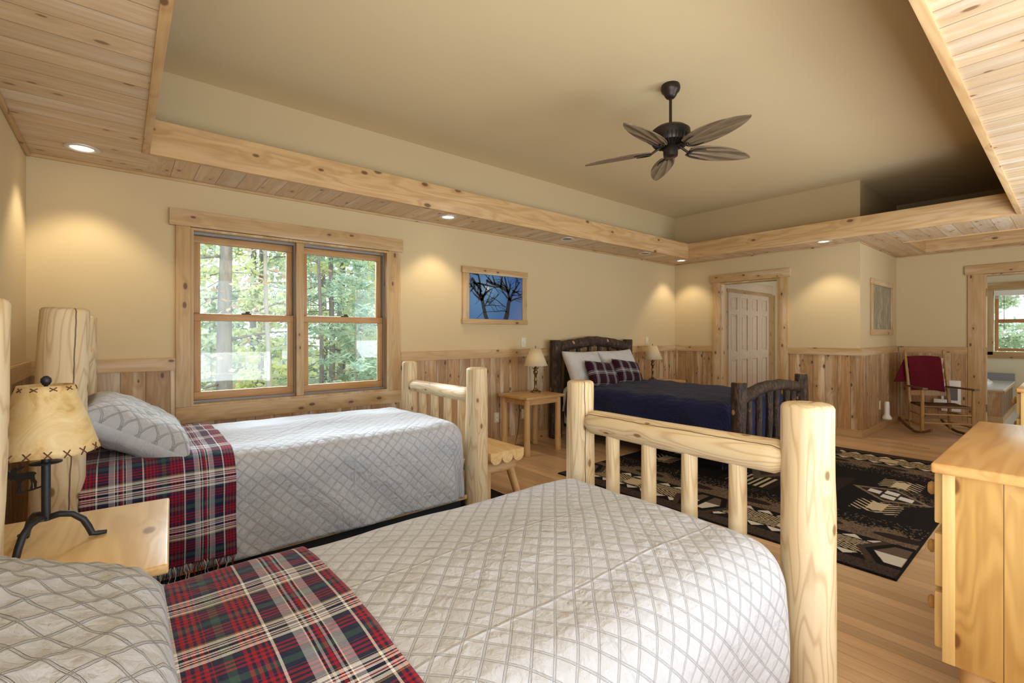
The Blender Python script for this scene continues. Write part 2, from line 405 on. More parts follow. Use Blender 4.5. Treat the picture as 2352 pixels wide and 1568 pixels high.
def empty(name, loc=(0, 0, 0), rz=0, label=None, cat=None, group=None, kind=None):
    o = bpy.data.objects.new(name, None); COL.objects.link(o); o.location = loc; o.rotation_euler = (0, 0, rz); o.empty_display_size = .1
    return tag(o, label, cat, group, kind)
def tag(o, label=None, cat=None, group=None, kind=None):
    if label: o['label'] = label
    if cat: o['category'] = cat
    if group: o['group'] = group
    if kind: o['kind'] = kind
    return o
def st(o): o['kind'] = 'structure'; return o
def rings_mesh(bm, rings, close=True, caps=True, mi=0, capmi=None):
    vs = [[bm.verts.new(p) for p in r] for r in rings]; n = len(vs[0])
    for i in range(len(vs)-1):
        for j in range(n if close else n-1):
            bm.faces.new((vs[i][j], vs[i][(j+1) % n], vs[i+1][(j+1) % n], vs[i+1][j])).material_index = mi
    if caps:
        bm.faces.new(vs[0][::-1]).material_index = mi if capmi is None else capmi
        bm.faces.new(vs[-1]).material_index = mi if capmi is None else capmi
    return vs
def lathe(bm, prof, seg=32, c=(0, 0, 0), mi=0, caps=True):
    rings = [[(c[0]+r*cos(2*pi*k/seg), c[1]+r*sin(2*pi*k/seg), c[2]+z) for k in range(seg)] for r, z in prof]
    return rings_mesh(bm, rings, caps=caps, mi=mi)
def frame_to(d):
    d = Vector(d).normalized(); a = Vector((0, 0, 1)) if abs(d.z) < .95 else Vector((1, 0, 0))
    x = a.cross(d).normalized(); y = d.cross(x); return x, y, d
def tube(bm, pts, rad, seg=10, mi=0, caps=True):
    pts = [Vector(p) for p in pts]; n = len(pts); rings = []
    x = None
    for i, p in enumerate(pts):
        d = (pts[min(i+1, n-1)]-pts[max(i-1, 0)]).normalized()
        if x is None: x, y, _ = frame_to(d)
        else:
            x = (x - d*x.dot(d)).normalized(); y = d.cross(x)
        r = rad[i] if isinstance(rad, (list, tuple)) else rad
        rings.append([p+x*r*cos(2*pi*k/seg)+y*r*sin(2*pi*k/seg) for k in range(seg)])
    rings_mesh(bm, rings, mi=mi, caps=caps)
def log_obj(name, p0, p1, r0, r1, parent, mat, endmat=None, seed=0, lump=.03, chamfer=.012, seg=28, taper_end=0, rings=None):
    """a round log as its own object: local Z is the grain"""
    p0, p1 = Vector(p0), Vector(p1); L = (p1-p0).length; x, y, d = frame_to(p1-p0)
    bm = bmesh.new(); n = rings or max(8, int(L/.04)); rs = []
    zs = [0, chamfer*.35, chamfer] + [chamfer+(L-2*chamfer)*i/n for i in range(1, n)] + [L-chamfer, L-chamfer*.35, L]
    for i, z in enumerate(zs):
        t = z/L; r = r0+(r1-r0)*t
        if i in (0, len(zs)-1): r -= chamfer
        elif i in (1, len(zs)-2): r -= chamfer*.35
        if taper_end:
            e = min(z, L-z)
            if e < taper_end: r *= .55+.45*sin(pi/2*e/taper_end)
        ring = []
        for k in range(seg):
            a = 2*pi*k/seg
            q = Vector((cos(a)*1.3, sin(a)*1.3, z*3.2+seed*7.3))
            rr = r*(1+lump*mnoise.noise(q)*1.6+lump*.5*mnoise.noise(q*2.7))
            ring.append((rr*cos(a)+.12*lump*mnoise.noise((seed, 0, z*1.7)), rr*sin(a)+.12*lump*mnoise.noise((0, seed, z*1.7)), z))
        rs.append(ring)
    rings_mesh(bm, rs, capmi=1 if endmat else 0)
    o = link(name, bm, mat, None, smooth=True, sharp=50, mats=[mat, endmat] if endmat else None)
    m = Matrix((x, y, d)).transposed().to_4x4(); m.translation = p0
    o.matrix_world = m
    if parent is not None:
        o.parent = parent
        o.matrix_local = Matrix.Translation(-parent.location) @ m if parent.rotation_euler.z == 0 else parent.matrix_basis.inverted() @ m
    return o
def copy_tree(o, parent=None):
    c = o.copy(); COL.objects.link(c); c.parent = parent
    for ch in list(o.children): copy_tree(ch, c)
    return c
def wall_bm(fixed, c0, c1, u0, u1, z0, z1, holes=()):
    """a wall slab with rectangular holes (u0,u1,z0,z1); fixed = 'x' or 'y'"""
    us = sorted({u0, u1, *[h[0] for h in holes], *[h[1] for h in holes]}); zs = sorted({z0, z1, *[h[2] for h in holes], *[h[3] for h in holes]})
    us = [u for u in us if u0 <= u <= u1]; zs = [z for z in zs if z0 <= z <= z1]
    bm = bmesh.new()
    for i in range(len(us)-1):
        for j in range(len(zs)-1):
            um, zm = (us[i]+us[i+1])/2, (zs[j]+zs[j+1])/2
            if any(h[0] < um < h[1] and h[2] < zm < h[3] for h in holes): continue
            if fixed == 'x': box(bm, (c0, us[i], zs[j]), (c1, us[i+1], zs[j+1]))
            else: box(bm, (us[i], c0, zs[j]), (us[i+1], c1, zs[j+1]))
    bmesh.ops.remove_doubles(bm, verts=bm.verts, dist=1e-5)
    return bm

# ------------------------------------------------------------ the room
WX0, WX1, WZ0, WZ1 = .405, 1.985, .745, 2.085     # north window opening
st(link('floor', bbox((XL-TW, YS-TW, -.1), (11.8, YW+TW, 0), 0), M['floor']))
st(link('wall_north', wall_bm('y', YW, YW+TW, XL-TW, XF+.12, 0, HC, [(WX0, WX1, WZ0, WZ1)]), M['paint']))
st(link('wall_west', wall_bm('x', XL-TW, XL, YS-TW, YW, 0, HC, [(-1.3, .1, 1.12, 2.15)]), M['paint']))  # window hole invented out of view to let the west light in
st(link('wall_east', wall_bm('x', XF, XF+.12, YC+.12, YW, 0, HC, [(2.66, 3.49, 0, 2.07)]), M['paint']))
st(link('wall_alcove_side', wall_bm('y', YC, YC+.12, XF, XE+.12, 0, HC), M['paint']))
st(link('wall_alcove_back', wall_bm('x', XE, XE+.12, YS, YC, 0, HC, [(-.05, .80, 0, 2.09)]), M['paint']))
st(link('wall_south', wall_bm('y', YS-TW, YS, XL, 11.8, 0, HC, [(.2, 2.8, .4, 2.3), (4.0, 6.4, .4, 2.3)]), M['paint']))  # unseen openings assumed for the light from the south
st(link('ceiling', bbox((XL-TW, YS-TW, HC), (11.8, YW+TW, HC+.1), 0), M['paint_ceiling']))
# the dropped plank soffit round the tray
SZ = H+.02; FTH = .036
st(link('soffit_north', boxes([((BX1-.0, BY1+FTH, H), (BX2+FTH, YW, SZ))]), M['plank_y']))
st(link('soffit_west', boxes([((XL, YS, H), (BX1-FTH, YW, SZ)), ((BX1-FTH, BY1+FTH, H), (BX1, YW, SZ))]), M['plank_x']))
st(link('soffit_south', boxes([((BX1-FTH, YS, H), (BX2, BY2-FTH, SZ))]), M['plank_y']))
AX0, AX1, AY = 7.55, 8.66, 1.38                   # coffer in the alcove soffit
st(link('soffit_east', boxes([((BX2+FTH, AY, H), (XF, YW, SZ)), ((XF, AY, H), (XE, YC, SZ)), ((BX2+FTH, YS, H), (AX0, AY, SZ)), ((BX2, YS, H), (BX2+FTH, BY2-FTH, SZ)), ((AX1, YS, H), (XE, AY, SZ))]), M['plank_x']))
st(link('trim_13', boxes([((AX0, YS, SZ), (AX0+.03, AY, H+.16)), ((AX1-.03, YS, H-.004), (AX1, AY, H+.16)), ((AX0, AY-.03, H-.004), (AX1, AY, H+.16))]), M['fascia_y']))
st(link('trim_15', boxes([((AX0-.02, YS, H-.012), (AX0+.03, AY+.02, H+.012))]), M['fascia_y']))
st(link('soffit_alcove', boxes([((AX0, YS, H+.16), (AX1, AY, H+.18))]), M['plank_y']))
FZ0, FZ1, FT = 2.428, 2.652, .038
st(bo('trim_1', (BX1-.005, BY1, FZ0), (BX2+FT, BY1+FT, FZ1), M['fascia_x']))
st(bo('trim_2', (BX2, BY2-FT, FZ0), (BX2+FT, BY1-.0005, FZ1), M['fascia_y']))
st(bo('trim_3', (BX1-FT, BY2-FT, FZ0), (BX1, BY1+FT, FZ1), M['fascia_y']))
st(bo('trim_4', (BX1, BY2-FT, FZ0), (BX2, BY2, FZ1), M['fascia_x']))
# small cove strips where soffit meets wall
st(bo('trim_5', (XL+.02, YW-.018, H-.022), (XF-.02, YW, H), M['trim_x'], bev=.006))
st(bo('trim_6', (XL, YS, H-.03), (XL+.022, YW-.02, H), M['trim_y'], bev=.006))
st(bo('trim_7', (XF-.016, YC, H-.018), (XF, YW-.02, H), M['trim_y'], bev=.005))
st(bo('trim_8', (XF, YC-.016, H-.018), (XE-.02, YC, H), M['trim_x'], bev=.005))
st(bo('trim_14', (XE-.016, YS, H-.018), (XE, YC-.02, H), M['trim_y'], bev=.005))
# wainscot, chair rail, baseboard
CR0, CR1, WT = 1.02, 1.113, .014
def wains(name, fixed, c, sgn, spans, mat):
    st(link(name, boxes([((c, a, 0), (c+sgn*WT, b, CR0)) if fixed == 'x' else ((a, c, 0), (b, c+sgn*WT, CR0)) for a, b in spans]), mat))
def rail(name, fixed, c, sgn, spans, z0, z1, th, mat, bev=.004):
    bm = bmesh.new()
    for a, b in spans:
        if fixed == 'x': box(bm, (c, a, z0), (c+sgn*th, b, z1))
        else: box(bm, (a, c, z0), (b, c+sgn*th, z1))
    bmesh.ops.bevel(bm, geom=bm.edges[:], offset=bev, segments=2, affect='EDGES')
    st(link(name, bm, mat, smooth=True, sharp=40))
NS = [(XL, .313), (2.112, XF)]
st(link('wainscot_north', boxes([((XL, YW-WT, 0), (.40, YW, CR0)), ((1.99, YW-WT, 0), (XF, YW, CR0)), ((.40, YW-WT, 0), (1.99, YW, .70))]), M['wains_x']))
rail('chair_rail_north', 'y', YW, -1, NS, CR0, CR1, .026, M['trim_x'])
rail('baseboard_north', 'y', YW, -1, [(XL, XF)], 0, .095, .028, M['trim_x'])
wains('wainscot_west', 'x', XL, 1, [(YS, YW-.015)], M['wains_y'])
rail('chair_rail_west', 'x', XL, 1, [(YS, YW-.03)], CR0, CR1, .026, M['trim_y'])
rail('baseboard_west', 'x', XL, 1, [(YS, YW-.03)], 0, .095, .028, M['trim_y'])
wains('wainscot_east', 'x', XF, -1, [(YC, 2.545), (3.608, YW-.015)], M['wains_y'])
rail('chair_rail_east', 'x', XF, -1, [(YC-.026, 2.545), (3.608, YW-.03)], CR0, CR1, .026, M['trim_y'])
rail('baseboard_east', 'x', XF, -1, [(YC-.028, 2.545), (3.608, YW-.03)], 0, .095, .028, M['trim_y'])
wains('wainscot_alcove_side', 'y', YC, -1, [(XF, XE-.015)], M['wains_x'])
rail('chair_rail_alcove_side', 'y', YC, -1, [(XF, XE-.03)], CR0, CR1, .026, M['trim_x'])
rail('baseboard_alcove_side', 'y', YC, -1, [(XF, XE-.03)], 0, .095, .028, M['trim_x'])
wains('wainscot_alcove_back', 'x', XE, -1, [(.90, YC-.015)], M['wains_y'])
rail('chair_rail_alcove_back', 'x', XE, -1, [(.955, YC-.03)], CR0, CR1, .026, M['trim_y'])
rail('baseboard_alcove_back', 'x', XE, -1, [(.955, YC-.03)], 0, .095, .028, M['trim_y'])

# ------------------------------------------------------------ north window
w = st(empty('window_1', (0, 0, 0)))
CT = .028
bo('casing', (.313, YW-CT, .745), (WX0, YW, 2.09), M['trim_z'], w)
bo('casing', (WX1, YW-CT, .745), (2.112, YW, 2.09), M['trim_z'], w)
bo('head_casing', (.274, YW-CT-.008, 2.09), (2.135, YW, 2.212), M['trim_x'], w)
bo('apron', (.313, YW-CT, .622), (2.112, YW, .745), M['trim_x'], w)
link('jamb', boxes([((WX0, YW-CT, WZ0), (WX0+.018, YW+.15, WZ1)), ((WX1-.018, YW-CT, WZ0), (WX1, YW+.15, WZ1)),
                    ((WX0+.018, YW-CT, WZ1-.018), (WX1-.018, YW+.15, WZ1)), ((WX0+.018, YW-CT, WZ0), (WX1-.018, YW+.15, WZ0+.016))]), M['trim_z'], w)
bo('mullion', (1.155, YW-.006, WZ0+.016), (1.215, YW+.15, WZ1-.018), M['trim_z'], w)
for a, b in ((WX0+.018, 1.155), (1.215, WX1-.018)):
    link('track', boxes([((a, YW+.045, WZ0+.016), (b, YW+.13, WZ0+.035)), ((a, YW+.045, WZ1-.034), (b, YW+.13, WZ1-.018)), ((a, YW+.045, WZ0+.035), (a+.008, YW+.13, WZ1-.034)), ((b-.008, YW+.045, WZ0+.035), (b, YW+.13, WZ1-.034))]), M['gunmetal'], w)
    a1, b1 = a+.009, b-.009
    zm = 1.42
    for nm, z0, z1, yy, rt, rb in (('lower_sash', WZ0+.036, zm+.028, YW+.052, .058, .062), ('upper_sash', zm-.02, WZ1-.035, YW+.09, .055, .05)):
        s = link(nm, bmesh.new(), M['sash_x'], w)
        for n_, lo, hi, mt in (('rail', (a1, yy, z0), (b1, yy+.034, z0+rb), 'sash_x'), ('rail', (a1, yy, z1-rt), (b1, yy+.034, z1), 'sash_x'),
                               ('stile', (a1, yy, z0+rb), (a1+.045, yy+.034, z1-rt), 'sash_z'), ('stile', (b1-.045, yy, z0+rb), (b1, yy+.034, z1-rt), 'sash_z')):
            bo(n_, lo, hi, M[mt], s, .005)
        link('pane', boxes([((a1+.04, yy+.014, z0+rb-.005), (b1-.04, yy+.019, z1-rt+.005))]), M['glass'], s)
    bm = bbox(((a+b)/2-.035, YW+.05, zm+.028), ((a+b)/2+.035, YW+.075, zm+.038), .003); box(bm, ((a+b)/2-.01, YW+.04, zm+.038), ((a+b)/2+.02, YW+.06, zm+.05))
    link('latch', bm, M['bronze'], w)

# ------------------------------------------------------------ east door opening, hall and closet behind
d = st(empty('door_1', (XF, 0, 0)))
def dbo(name, a, b, mat, par=d, bev=.004): 
    a = (a[0]-par.location[0], a[1]-par.location[1], a[2]); b = (b[0]-par.location[0], b[1]-par.location[1], b[2]); return bo(name, a, b, mat, par, bev)
dbo('casing', (XF-.028, 3.49, 0), (XF, 3.61, 2.075), M['trim_z'])
dbo('casing', (XF-.028, 2.54, 0), (XF, 2.66, 2.075), M['trim_z'])
dbo('head_casing', (XF-.036, 2.51, 2.075), (XF, 3.64, 2.192), M['trim_y'])
link('jamb', boxes([((-.028, 3.47, 0), (.14, 3.49, 2.07)), ((-.028, 2.66, 0), (.14, 2.68, 2.07)), ((-.028, 2.68, 2.05), (.14, 3.47, 2.07))]), M['trim_z'], d)
HY = 3.72
st(link('wall_hall_north', wall_bm('y', HY, HY+.1, XF+.12, 11.8, 0, H, [(7.74, 9.34, 0, 2.03)]), M['paint_bath']))
st(link('wall_hall_east', wall_bm('x', 10.4, 10.5, 1.85, HY, 0, H), M['paint_bath']))
st(link('ceiling_hall', boxes([((XF+.12, 1.85, H), (11.8, YW, H+.03))]), M['paint_bath']))
st(link('wall_bath_north', wall_bm('y', 1.85, 1.97, XE+.12, 11.8, 0, HC), M['paint_bath']))
d2 = st(empty('door_2', (0, HY, 0)))
bo('head_casing', (7.55, -.03, 2.03), (9.52, 0, 2.19), M['birch'], d2)
bo('head_casing', (7.66, -.045, 1.99), (9.42, -.001, 2.045), M['trim_x'], d2)
bo('casing', (9.34, -.028, 0), (9.62, 0, 2.03), M['trim_z'], d2)
bo('casing', (7.64, -.028, 0), (7.74, 0, 2.03), M['trim_z'], d2)
for k in range(4):
    x0 = 7.745+k*.398; x1 = x0+.395
    leaf = bo('door_leaf', (x0, -.008, .02), (x1, .02, 2.0), M['birch'], d2, .003)
    sw = .085; zz = [.02, .2, .86, 1.0, 1.62, 1.71, 1.91, 2.0]
    for q, (lo, hi) in enumerate((((x0, -.026, .02), (x0+sw, -.008, 2.0)), ((x1-sw, -.026, .02), (x1, -.008, 2.0)))): bo('stile', lo, hi, M['birch'], leaf, .003)
    for za, zb in ((.02, .2), (.86, 1.0), (1.62, 1.71), (1.91, 2.0)): bo('rail', (x0+sw, -.026, za), (x1-sw, -.008, zb), M['birch'], leaf, .003)
    for za, zb in ((.2, .86), (1.0, 1.62), (1.71, 1.91)): bo('panel', (x0+sw+.03, -.02, za+.03), (x1-sw-.03, -.006, zb-.03), M['birch'], leaf, .008)

# ------------------------------------------------------------ bathroom seen through the alcove door
d3 = st(empty('door_3', (XE, 0, 0)))
dbo('casing', (XE-.028, .80, 0), (XE, .955, 2.095), M['trim_z'], d3)
dbo('casing', (XE-.028, -.2, 0), (XE, -.05, 2.095), M['trim_z'], d3)
dbo('head_casing', (XE-.036, -.23, 2.095), (XE, .985, 2.215), M['trim_y'], d3)
link('jamb', boxes([((-.028, .78, 0), (.14, .80, 2.09)), ((-.028, -.05, 0), (.14, -.03, 2.09)), ((-.028, -.03, 2.07), (.14, .78, 2.09))]), M['trim_z'], d3)
for z in (.25, 1.02, 1.80): link('hinge', bbox((-.02, .772, z), (.06, .782, z+.1), .002), M['brass'], d3)
BXE = 11.62
st(link('wall_bath_east', wall_bm('x', BXE, BXE+.15, YS, 1.85, 0, HC, [(-.35, .93, .99, 2.05)]), M['paint_bath']))
w2 = st(empty('window_2', (BXE, 0, 0)))
for a, b, mt in (((-.03, .93, .93), (0, 1.03, 2.06), 'trim_z'), ((-.03, -.45, .93), (0, -.35, 2.06), 'trim_z'), ((-.035, -.48, 2.06), (0, 1.06, 2.17), 'trim_y'), ((-.03, -.45, .88), (0, 1.03, .99), 'trim_y')): bo('casing', a, b, M[mt], w2)
for z0, z1, xx in ((1.0, 1.53, .05), (1.5, 2.04, .085)):
    s = bo('sash', (xx, .87, z0), (xx+.03, .92, z1), M['sash_z'], w2)
    bo('stile', (xx, -.34, z0), (xx+.03, -.29, z1), M['sash_z'], s); bo('rail', (xx, -.29, z0), (xx+.03, .87, z0+.05), M['sash_x'], s); bo('rail', (xx, -.29, z1-.045), (xx+.03, .87, z1), M['sash_x'], s)
    link('pane', boxes([((xx+.012, -.3, z0+.04), (xx+.017, .88, z1-.04))]), M['glass'], s)
link('blind', boxes([((-.01, -.34, 1.95), (.03, .92, 2.04))]+[((.0, -.33, 1.9+.009*k), (.025, .91, 1.904+.009*k)) for k in range(5)]), M['white'], w2)
bm = bmesh.new(); tube(bm, [(.0, .80, 1.95), (.0, .80, 1.35)], .004, 6); link('cord', bm, M['grille'], w2)
st(link('floor_bath', boxes([((XE+.12, YS, 0), (BXE, 1.85, .006))]), M['tile']))
tb = empty('tub_surround', (9.75, .70, .006), 0, 'wood-panelled bathtub platform with a tiled deck seen through the bathroom door', 'bathtub surround')
link('panel', boxes([((0, 0, 0), (.04, 1.14, .46)), ((.04, 0, 0), (1.85, .04, .46))]), M['wains_y'], tb)
link('plinth', boxes([((-.02, -.02, 0), (0, 1.14, .09)), ((0, -.02, 0), (1.85, 0, .09))]), M['trim_y'], tb)
link('deck', bbox((-.03, -.03, .46), (1.85, 1.14, .495), .004), M['tile'], tb)
link('deck_edge', boxes([((-.035, -.035, .44), (-.03, 1.14, .47)), ((-.035, -.035, .44), (1.85, -.03, .47))]), M['trim_y'], tb)
link('splashback', bbox((1.80, -.03, .495), (1.85, 1.14, .62), .003), M['slate'], tb)
tub = empty('bathtub', (10.55, 1.30, .501), 0, 'white oval bathtub with a stepped rim set in the tiled platform', 'bathtub')
bm = bmesh.new(); prof = [(1.0, 0), (1.0, .03), (.97, .05), (.93, .055), (.90, .075), (.86, .078), (.83, .05), (.80, -.0), (.7, .0)]
for a, b in ((.62, .45),):
    rings_mesh(bm, [[(a*r*cos(2*pi*k/40), b*r*sin(2*pi*k/40), z) for k in range(40)] for r, z in prof])
link('rim', bm, M['tub'], tub, smooth=True)
bm = bmesh.new(); tube(bm, [(-.5, -.3, .04), (-.5, -.3, .11), (-.42, -.26, .13)], .012, 8); link('faucet', bm, M['chrome'], tub, smooth=True)

# ------------------------------------------------------------ recessed lights
def downlight(x, y, lit, label, r=.085):
    e = empty('recessed_light', (x, y, H), 0, label, 'ceiling light', 'recessed lights in the plank soffit')
    bm = bmesh.new(); sg = 32
    prof = [(r, 0), (r, -.006), (r*.93, -.009), (r*.72, -.008), (r*.66, -.002)]
    rings_mesh(bm, [[(q*cos(2*pi*k/sg), q*sin(2*pi*k/sg), z) for k in range(sg)] for q, z in prof], caps=False)
    link('trim_ring', bm, M['trimring'], e, smooth=True)
    bm = bmesh.new(); lathe(bm, [(r*.66, -.0015), (.001, -.0045 if lit else -.003)], 24, caps=False); link('lens', bm, M['bulb'] if lit else M['bulb_dim'], e, smooth=True)
    if lit:
        l = bpy.data.lights.new('downlight_lamp', 'SPOT'); l.energy = 26*lit; l.spot_size = radians(95); l.spot_blend = .5; l.shadow_soft_size = .05; l.color = (1, .84, .6)
        o = bpy.data.objects.new('downlight_lamp', l); COL.objects.link(o); o.location = (x, y, H-.03); o.rotation_euler = (0, 0, 0)
downlight(-.183, 3.945, 1.0, 'lit recessed light in the corner soffit left of the window')
downlight(2.475, 3.955, 1.0, 'lit recessed light above the right end of the double window')
downlight(4.144, 3.94, 0, 'unlit dark recessed light above the tree picture')
downlight(5.72, 3.93, 0, 'unlit dark recessed light above the dark log headboard')
downlight(6.725, 3.955, 1.0, 'lit recessed light in the far corner where the two soffits meet')
downlight(6.704, 2.012, 1.1, 'lit recessed light above the wall right of the closet doorway')

# ------------------------------------------------------------ ceiling fan
fan = empty('ceiling_fan', (3.26, 2.006, HC), 0, 'dark bronze ceiling fan with five leaf-shaped blades hanging from the tray ceiling', 'ceiling fan')
bm = bmesh.new(); lathe(bm, [(.066, 0), (.07, -.012), (.072, -.03), (.066, -.05), (.05, -.066), (.042, -.085), (.03, -.1), (.016, -.104)], 32); link('canopy', bm, M['bronze'], fan, smooth=True, sharp=50)
bm = bmesh.new(); lathe(bm, [(.011, -.09), (.011, -.33)], 16); link('downrod', bm, M['bronze'], fan, smooth=True, sharp=50)
bm = bmesh.new(); lathe(bm, [(.02, -.315), (.06, -.318), (.115, -.332), (.143, -.355), (.146, -.385), (.14, -.40), (.142, -.425), (.13, -.45), (.09, -.468), (.05, -.47)], 48)
link('motor_housing', bm, M['bronze'], fan, smooth=True, sharp=40)
bm = bmesh.new()
for k in range(30):
    a = 2*pi*k/30; c_, s_ = cos(a), sin(a)
    tube(bm, [(c_*.075, s_*.075, -.472), (c_*.125, s_*.125, -.46), (c_*.143, s_*.143, -.432), (c_*.146, s_*.146, -.405)], .0035, 6)
link('vent_grille', bm, plain('black_vent', (20, 18, 18), .6), fan, smooth=True)
bm = bmesh.new(); lathe(bm, [(.05, -.468), (.055, -.475), (.055, -.53), (.052, -.548), (.02, -.552), (.006, -.556)], 32); link('switch_cup', bm, M['bronze'], fan, smooth=True, sharp=40)
def blade_mat():
    g = G('carved_leaf_blade'); x, y, z = g.sep(g.obj())
    ang = g.math('ARCTAN2', y, g.math('ADD', x, .02)); 
    rib = g.math('SINE', g.math('MULTIPLY', ang, 42.0))
    nz = g.noise(g.n('VectorMath', dict(operation='MULTIPLY'), i0=g.obj(), i1=(6, 60, 20)).outputs[0], 1, 4)
    c = g.mix(g.ramp(nz, [(.35, 0), (.65, 1)]), srgb(104, 88, 68), srgb(132, 114, 90))
    c = g.mix(g.ramp(rib, [(.5, 0), (1, .35)]), c, srgb(160, 144, 120))
    return g.fin(c, .55, normal=g.bump(rib, .6, .008))
bmat = blade_mat()
for k in range(5):
    ar = empty('blade', (0, 0, -.50), radians(42+72*k)); ar.parent = fan
    # leaf, tilted about its own length
    bm = bmesh.new(); rows = 25; colsn = 9; tilt = radians(13)
    for side in (0, 1):
        pass
    grid = {}
    for sgn in (1, -1):
        for i in range(rows):
            t = i/(rows-1); xx = .15+.53*t
            wd = .092*(sin(pi*min(1, (t*.93+.07)**.8))**.62) if t < 1 else .004
            wd = max(wd, .004)
            for j in range(colsn):
                q = -1+2*j/(colsn-1); yy = q*wd; zz = .004*sgn + .006*(1-q*q)*0 - .012*t*t
                rz = .0018*sin(q*20)*min(1, t*4)
                grid[sgn, i, j] = bm.verts.new((xx, yy*cos(tilt), zz+rz-yy*sin(tilt)))
        for i in range(rows-1):
            for j in range(colsn-1):
                f = [grid[sgn, i, j], grid[sgn, i+1, j], grid[sgn, i+1, j+1], grid[sgn, i, j+1]]
                bm.faces.new(f if sgn > 0 else f[::-1])
    for i in range(rows-1):
        for j in (0, colsn-1):
            try: bm.faces.new((grid[1, i, j], grid[1, i+1, j], grid[-1, i+1, j], grid[-1, i, j]))
            except ValueError: pass
    for i in (0, rows-1):
        for j in range(colsn-1):
            bm.faces.new((grid[1, i, j], grid[1, i, j+1], grid[-1, i, j+1], grid[-1, i, j]))
    link('blade_leaf', bm, bmat, ar, smooth=True, sharp=60)
    bm = bmesh.new(); tube(bm, [(.06, 0, .035), (.10, 0, .02), (.14, 0, -.004), (.17, 0, -.012)], [.011, .010, .009, .012], 8)
    for s_ in (1, -1):
        tube(bm, [(.15+.10*(1-cos(a))*1.0, s_*.055*sin(a)*1.0, -.013+s_*.055*sin(a)*-sin(tilt)) for a in [pi*.08*q for q in range(0, 8)]], [.007, .007, .007, .006, .006, .005, .004, .003], 6)
    link('blade_iron', bm, M['bronze'], ar, smooth=True)
fan.location = (3.26, 2.006, HC)

# ------------------------------------------------------------ soft goods
def drape(name, core, zt, R, Lx, Ly, mat, parent=None, x0cut=None, urange=None, crown=.03, step=.012, off=0, fold=.010, kf=22, lump=.006, seed=1, hemw=.0, thick=.006, flare=.0, cornerdrop=0):
    """cloth over a rounded mattress; core=(x0,x1,y0,y1) outer bounds. Lx/Ly: arc length beyond the flat core.
    UV = cloth metres."""
    x0, x1, y0, y1 = core; cx1, cy0, cy1 = x1-R, y0+R, y1-R
    us = (x0, cx1+Lx) if urange is None else urange
    nu = int((us[1]-us[0])/step); nv = int((cy1-cy0+2*Ly)/step)
    bm = bmesh.new(); uvl = bm.loops.layers.uv.new('UVMap'); V = []; UVs = {}
    Ro = R+off
    for i in range(nu+1):
        u = us[0]+(us[1]-us[0])*i/nu; row = []
        for j in range(nv+1):
            v = cy0-Ly+(cy1-cy0+2*Ly)*j/nv
            a = max(u-cx1, 0); b = (v-cy1) if v > cy1 else (v-cy0 if v < cy0 else 0)
            qx, qy = min(u, cx1), min(max(v, cy0), cy1)
            m = max(abs(a), abs(b)); hl = hypot(a, b)
            dx, dy = (a/hl, b/hl) if hl > 1e-9 else (0, 0)
            if hl > 1e-9 and cornerdrop and a > 0 and b != 0: m = m*(1+cornerdrop*min(abs(a), abs(b))/max(m, 1e-6))
            arc = pi/2*R
            if m < arc: th = m/R; px, py, pz = qx+dx*Ro*sin(th), qy+dy*Ro*sin(th), zt+off-Ro*(1-cos(th))
            else: px, py, pz = qx+dx*Ro, qy+dy*Ro, zt+off-Ro-(m-arc)
            s = (px-x0)/(x1-x0); t = (py-y0)/(y1-y0)
            top = max(0, 1-m/arc)
            cz = crown*max(0, 1-(2*t-1)**2)*min(1, max(0, (1-s)*3.0))
            pz += cz
            nzv = mnoise.noise((px*3.1+seed, py*3.1, pz*2))*lump+mnoise.noise((px*9+seed, py*9, pz*7))*lump*.45
            pz += nzv*top
            hang = min(1, max(0, (m-arc*.6))/.25)
            if m > 0:
                ph = (u*1.0+v*1.0)*kf*.5; rad = fold*hang*(sin(ph+seed)+.6*sin(ph*1.73+2*seed)+2.0*mnoise.noise((u*4, v*4, seed))) + flare*hang + nzv*hang
                px += dx*rad; py += dy*rad
            row.append(bm.verts.new((px, py, pz)))
            UVs[row[-1]] = (u, v)
        V.append(row)
    for i in range(nu):
        for j in range(nv):
            f = bm.faces.new((V[i][j], V[i+1][j], V[i+1][j+1], V[i][j+1]))
            for lp in f.loops: lp[uvl].uv = UVs[lp.vert]
    o = link(name, bm, mat, parent, smooth=True)
    md = o.modifiers.new('thickness', 'SOLIDIFY'); md.thickness = thick; md.offset = -1
    return o
def drape_point(core, zt, R, off, u, L, side):
    """point on the hanging side at arc length L"""
    y = core[3]+off if side > 0 else core[2]-off
    return Vector((u, y, zt-R-(L-pi/2*R)))

def fringe(name, pts_fn, u0, u1, n, length, parent, seed=3):
    rnd = random.Random(seed); bm = bmesh.new()
    for k in range(n):
        u = u0+(u1-u0)*(k+.5)/n+rnd.uniform(-.002, .002); p = pts_fn(u); L = length*rnd.uniform(.75, 1.1); mi = rnd.choice([0, 0, 1, 1, 2, 2])
        dx = rnd.uniform(-.018, .018); pts = [p+Vector((dx*t+.0035*sin(t*9+k), rnd.uniform(-.002, .002)+.004*sin(t*5+k*2), -L*t)) for t in [q/6 for q in range(7)]]
        tube(bm, pts, [.0022, .0018, .0018, .0018, .0018, .0018, .0026], 5, mi=mi)
    return link(name, bm, None, parent, smooth=True, mats=FR)

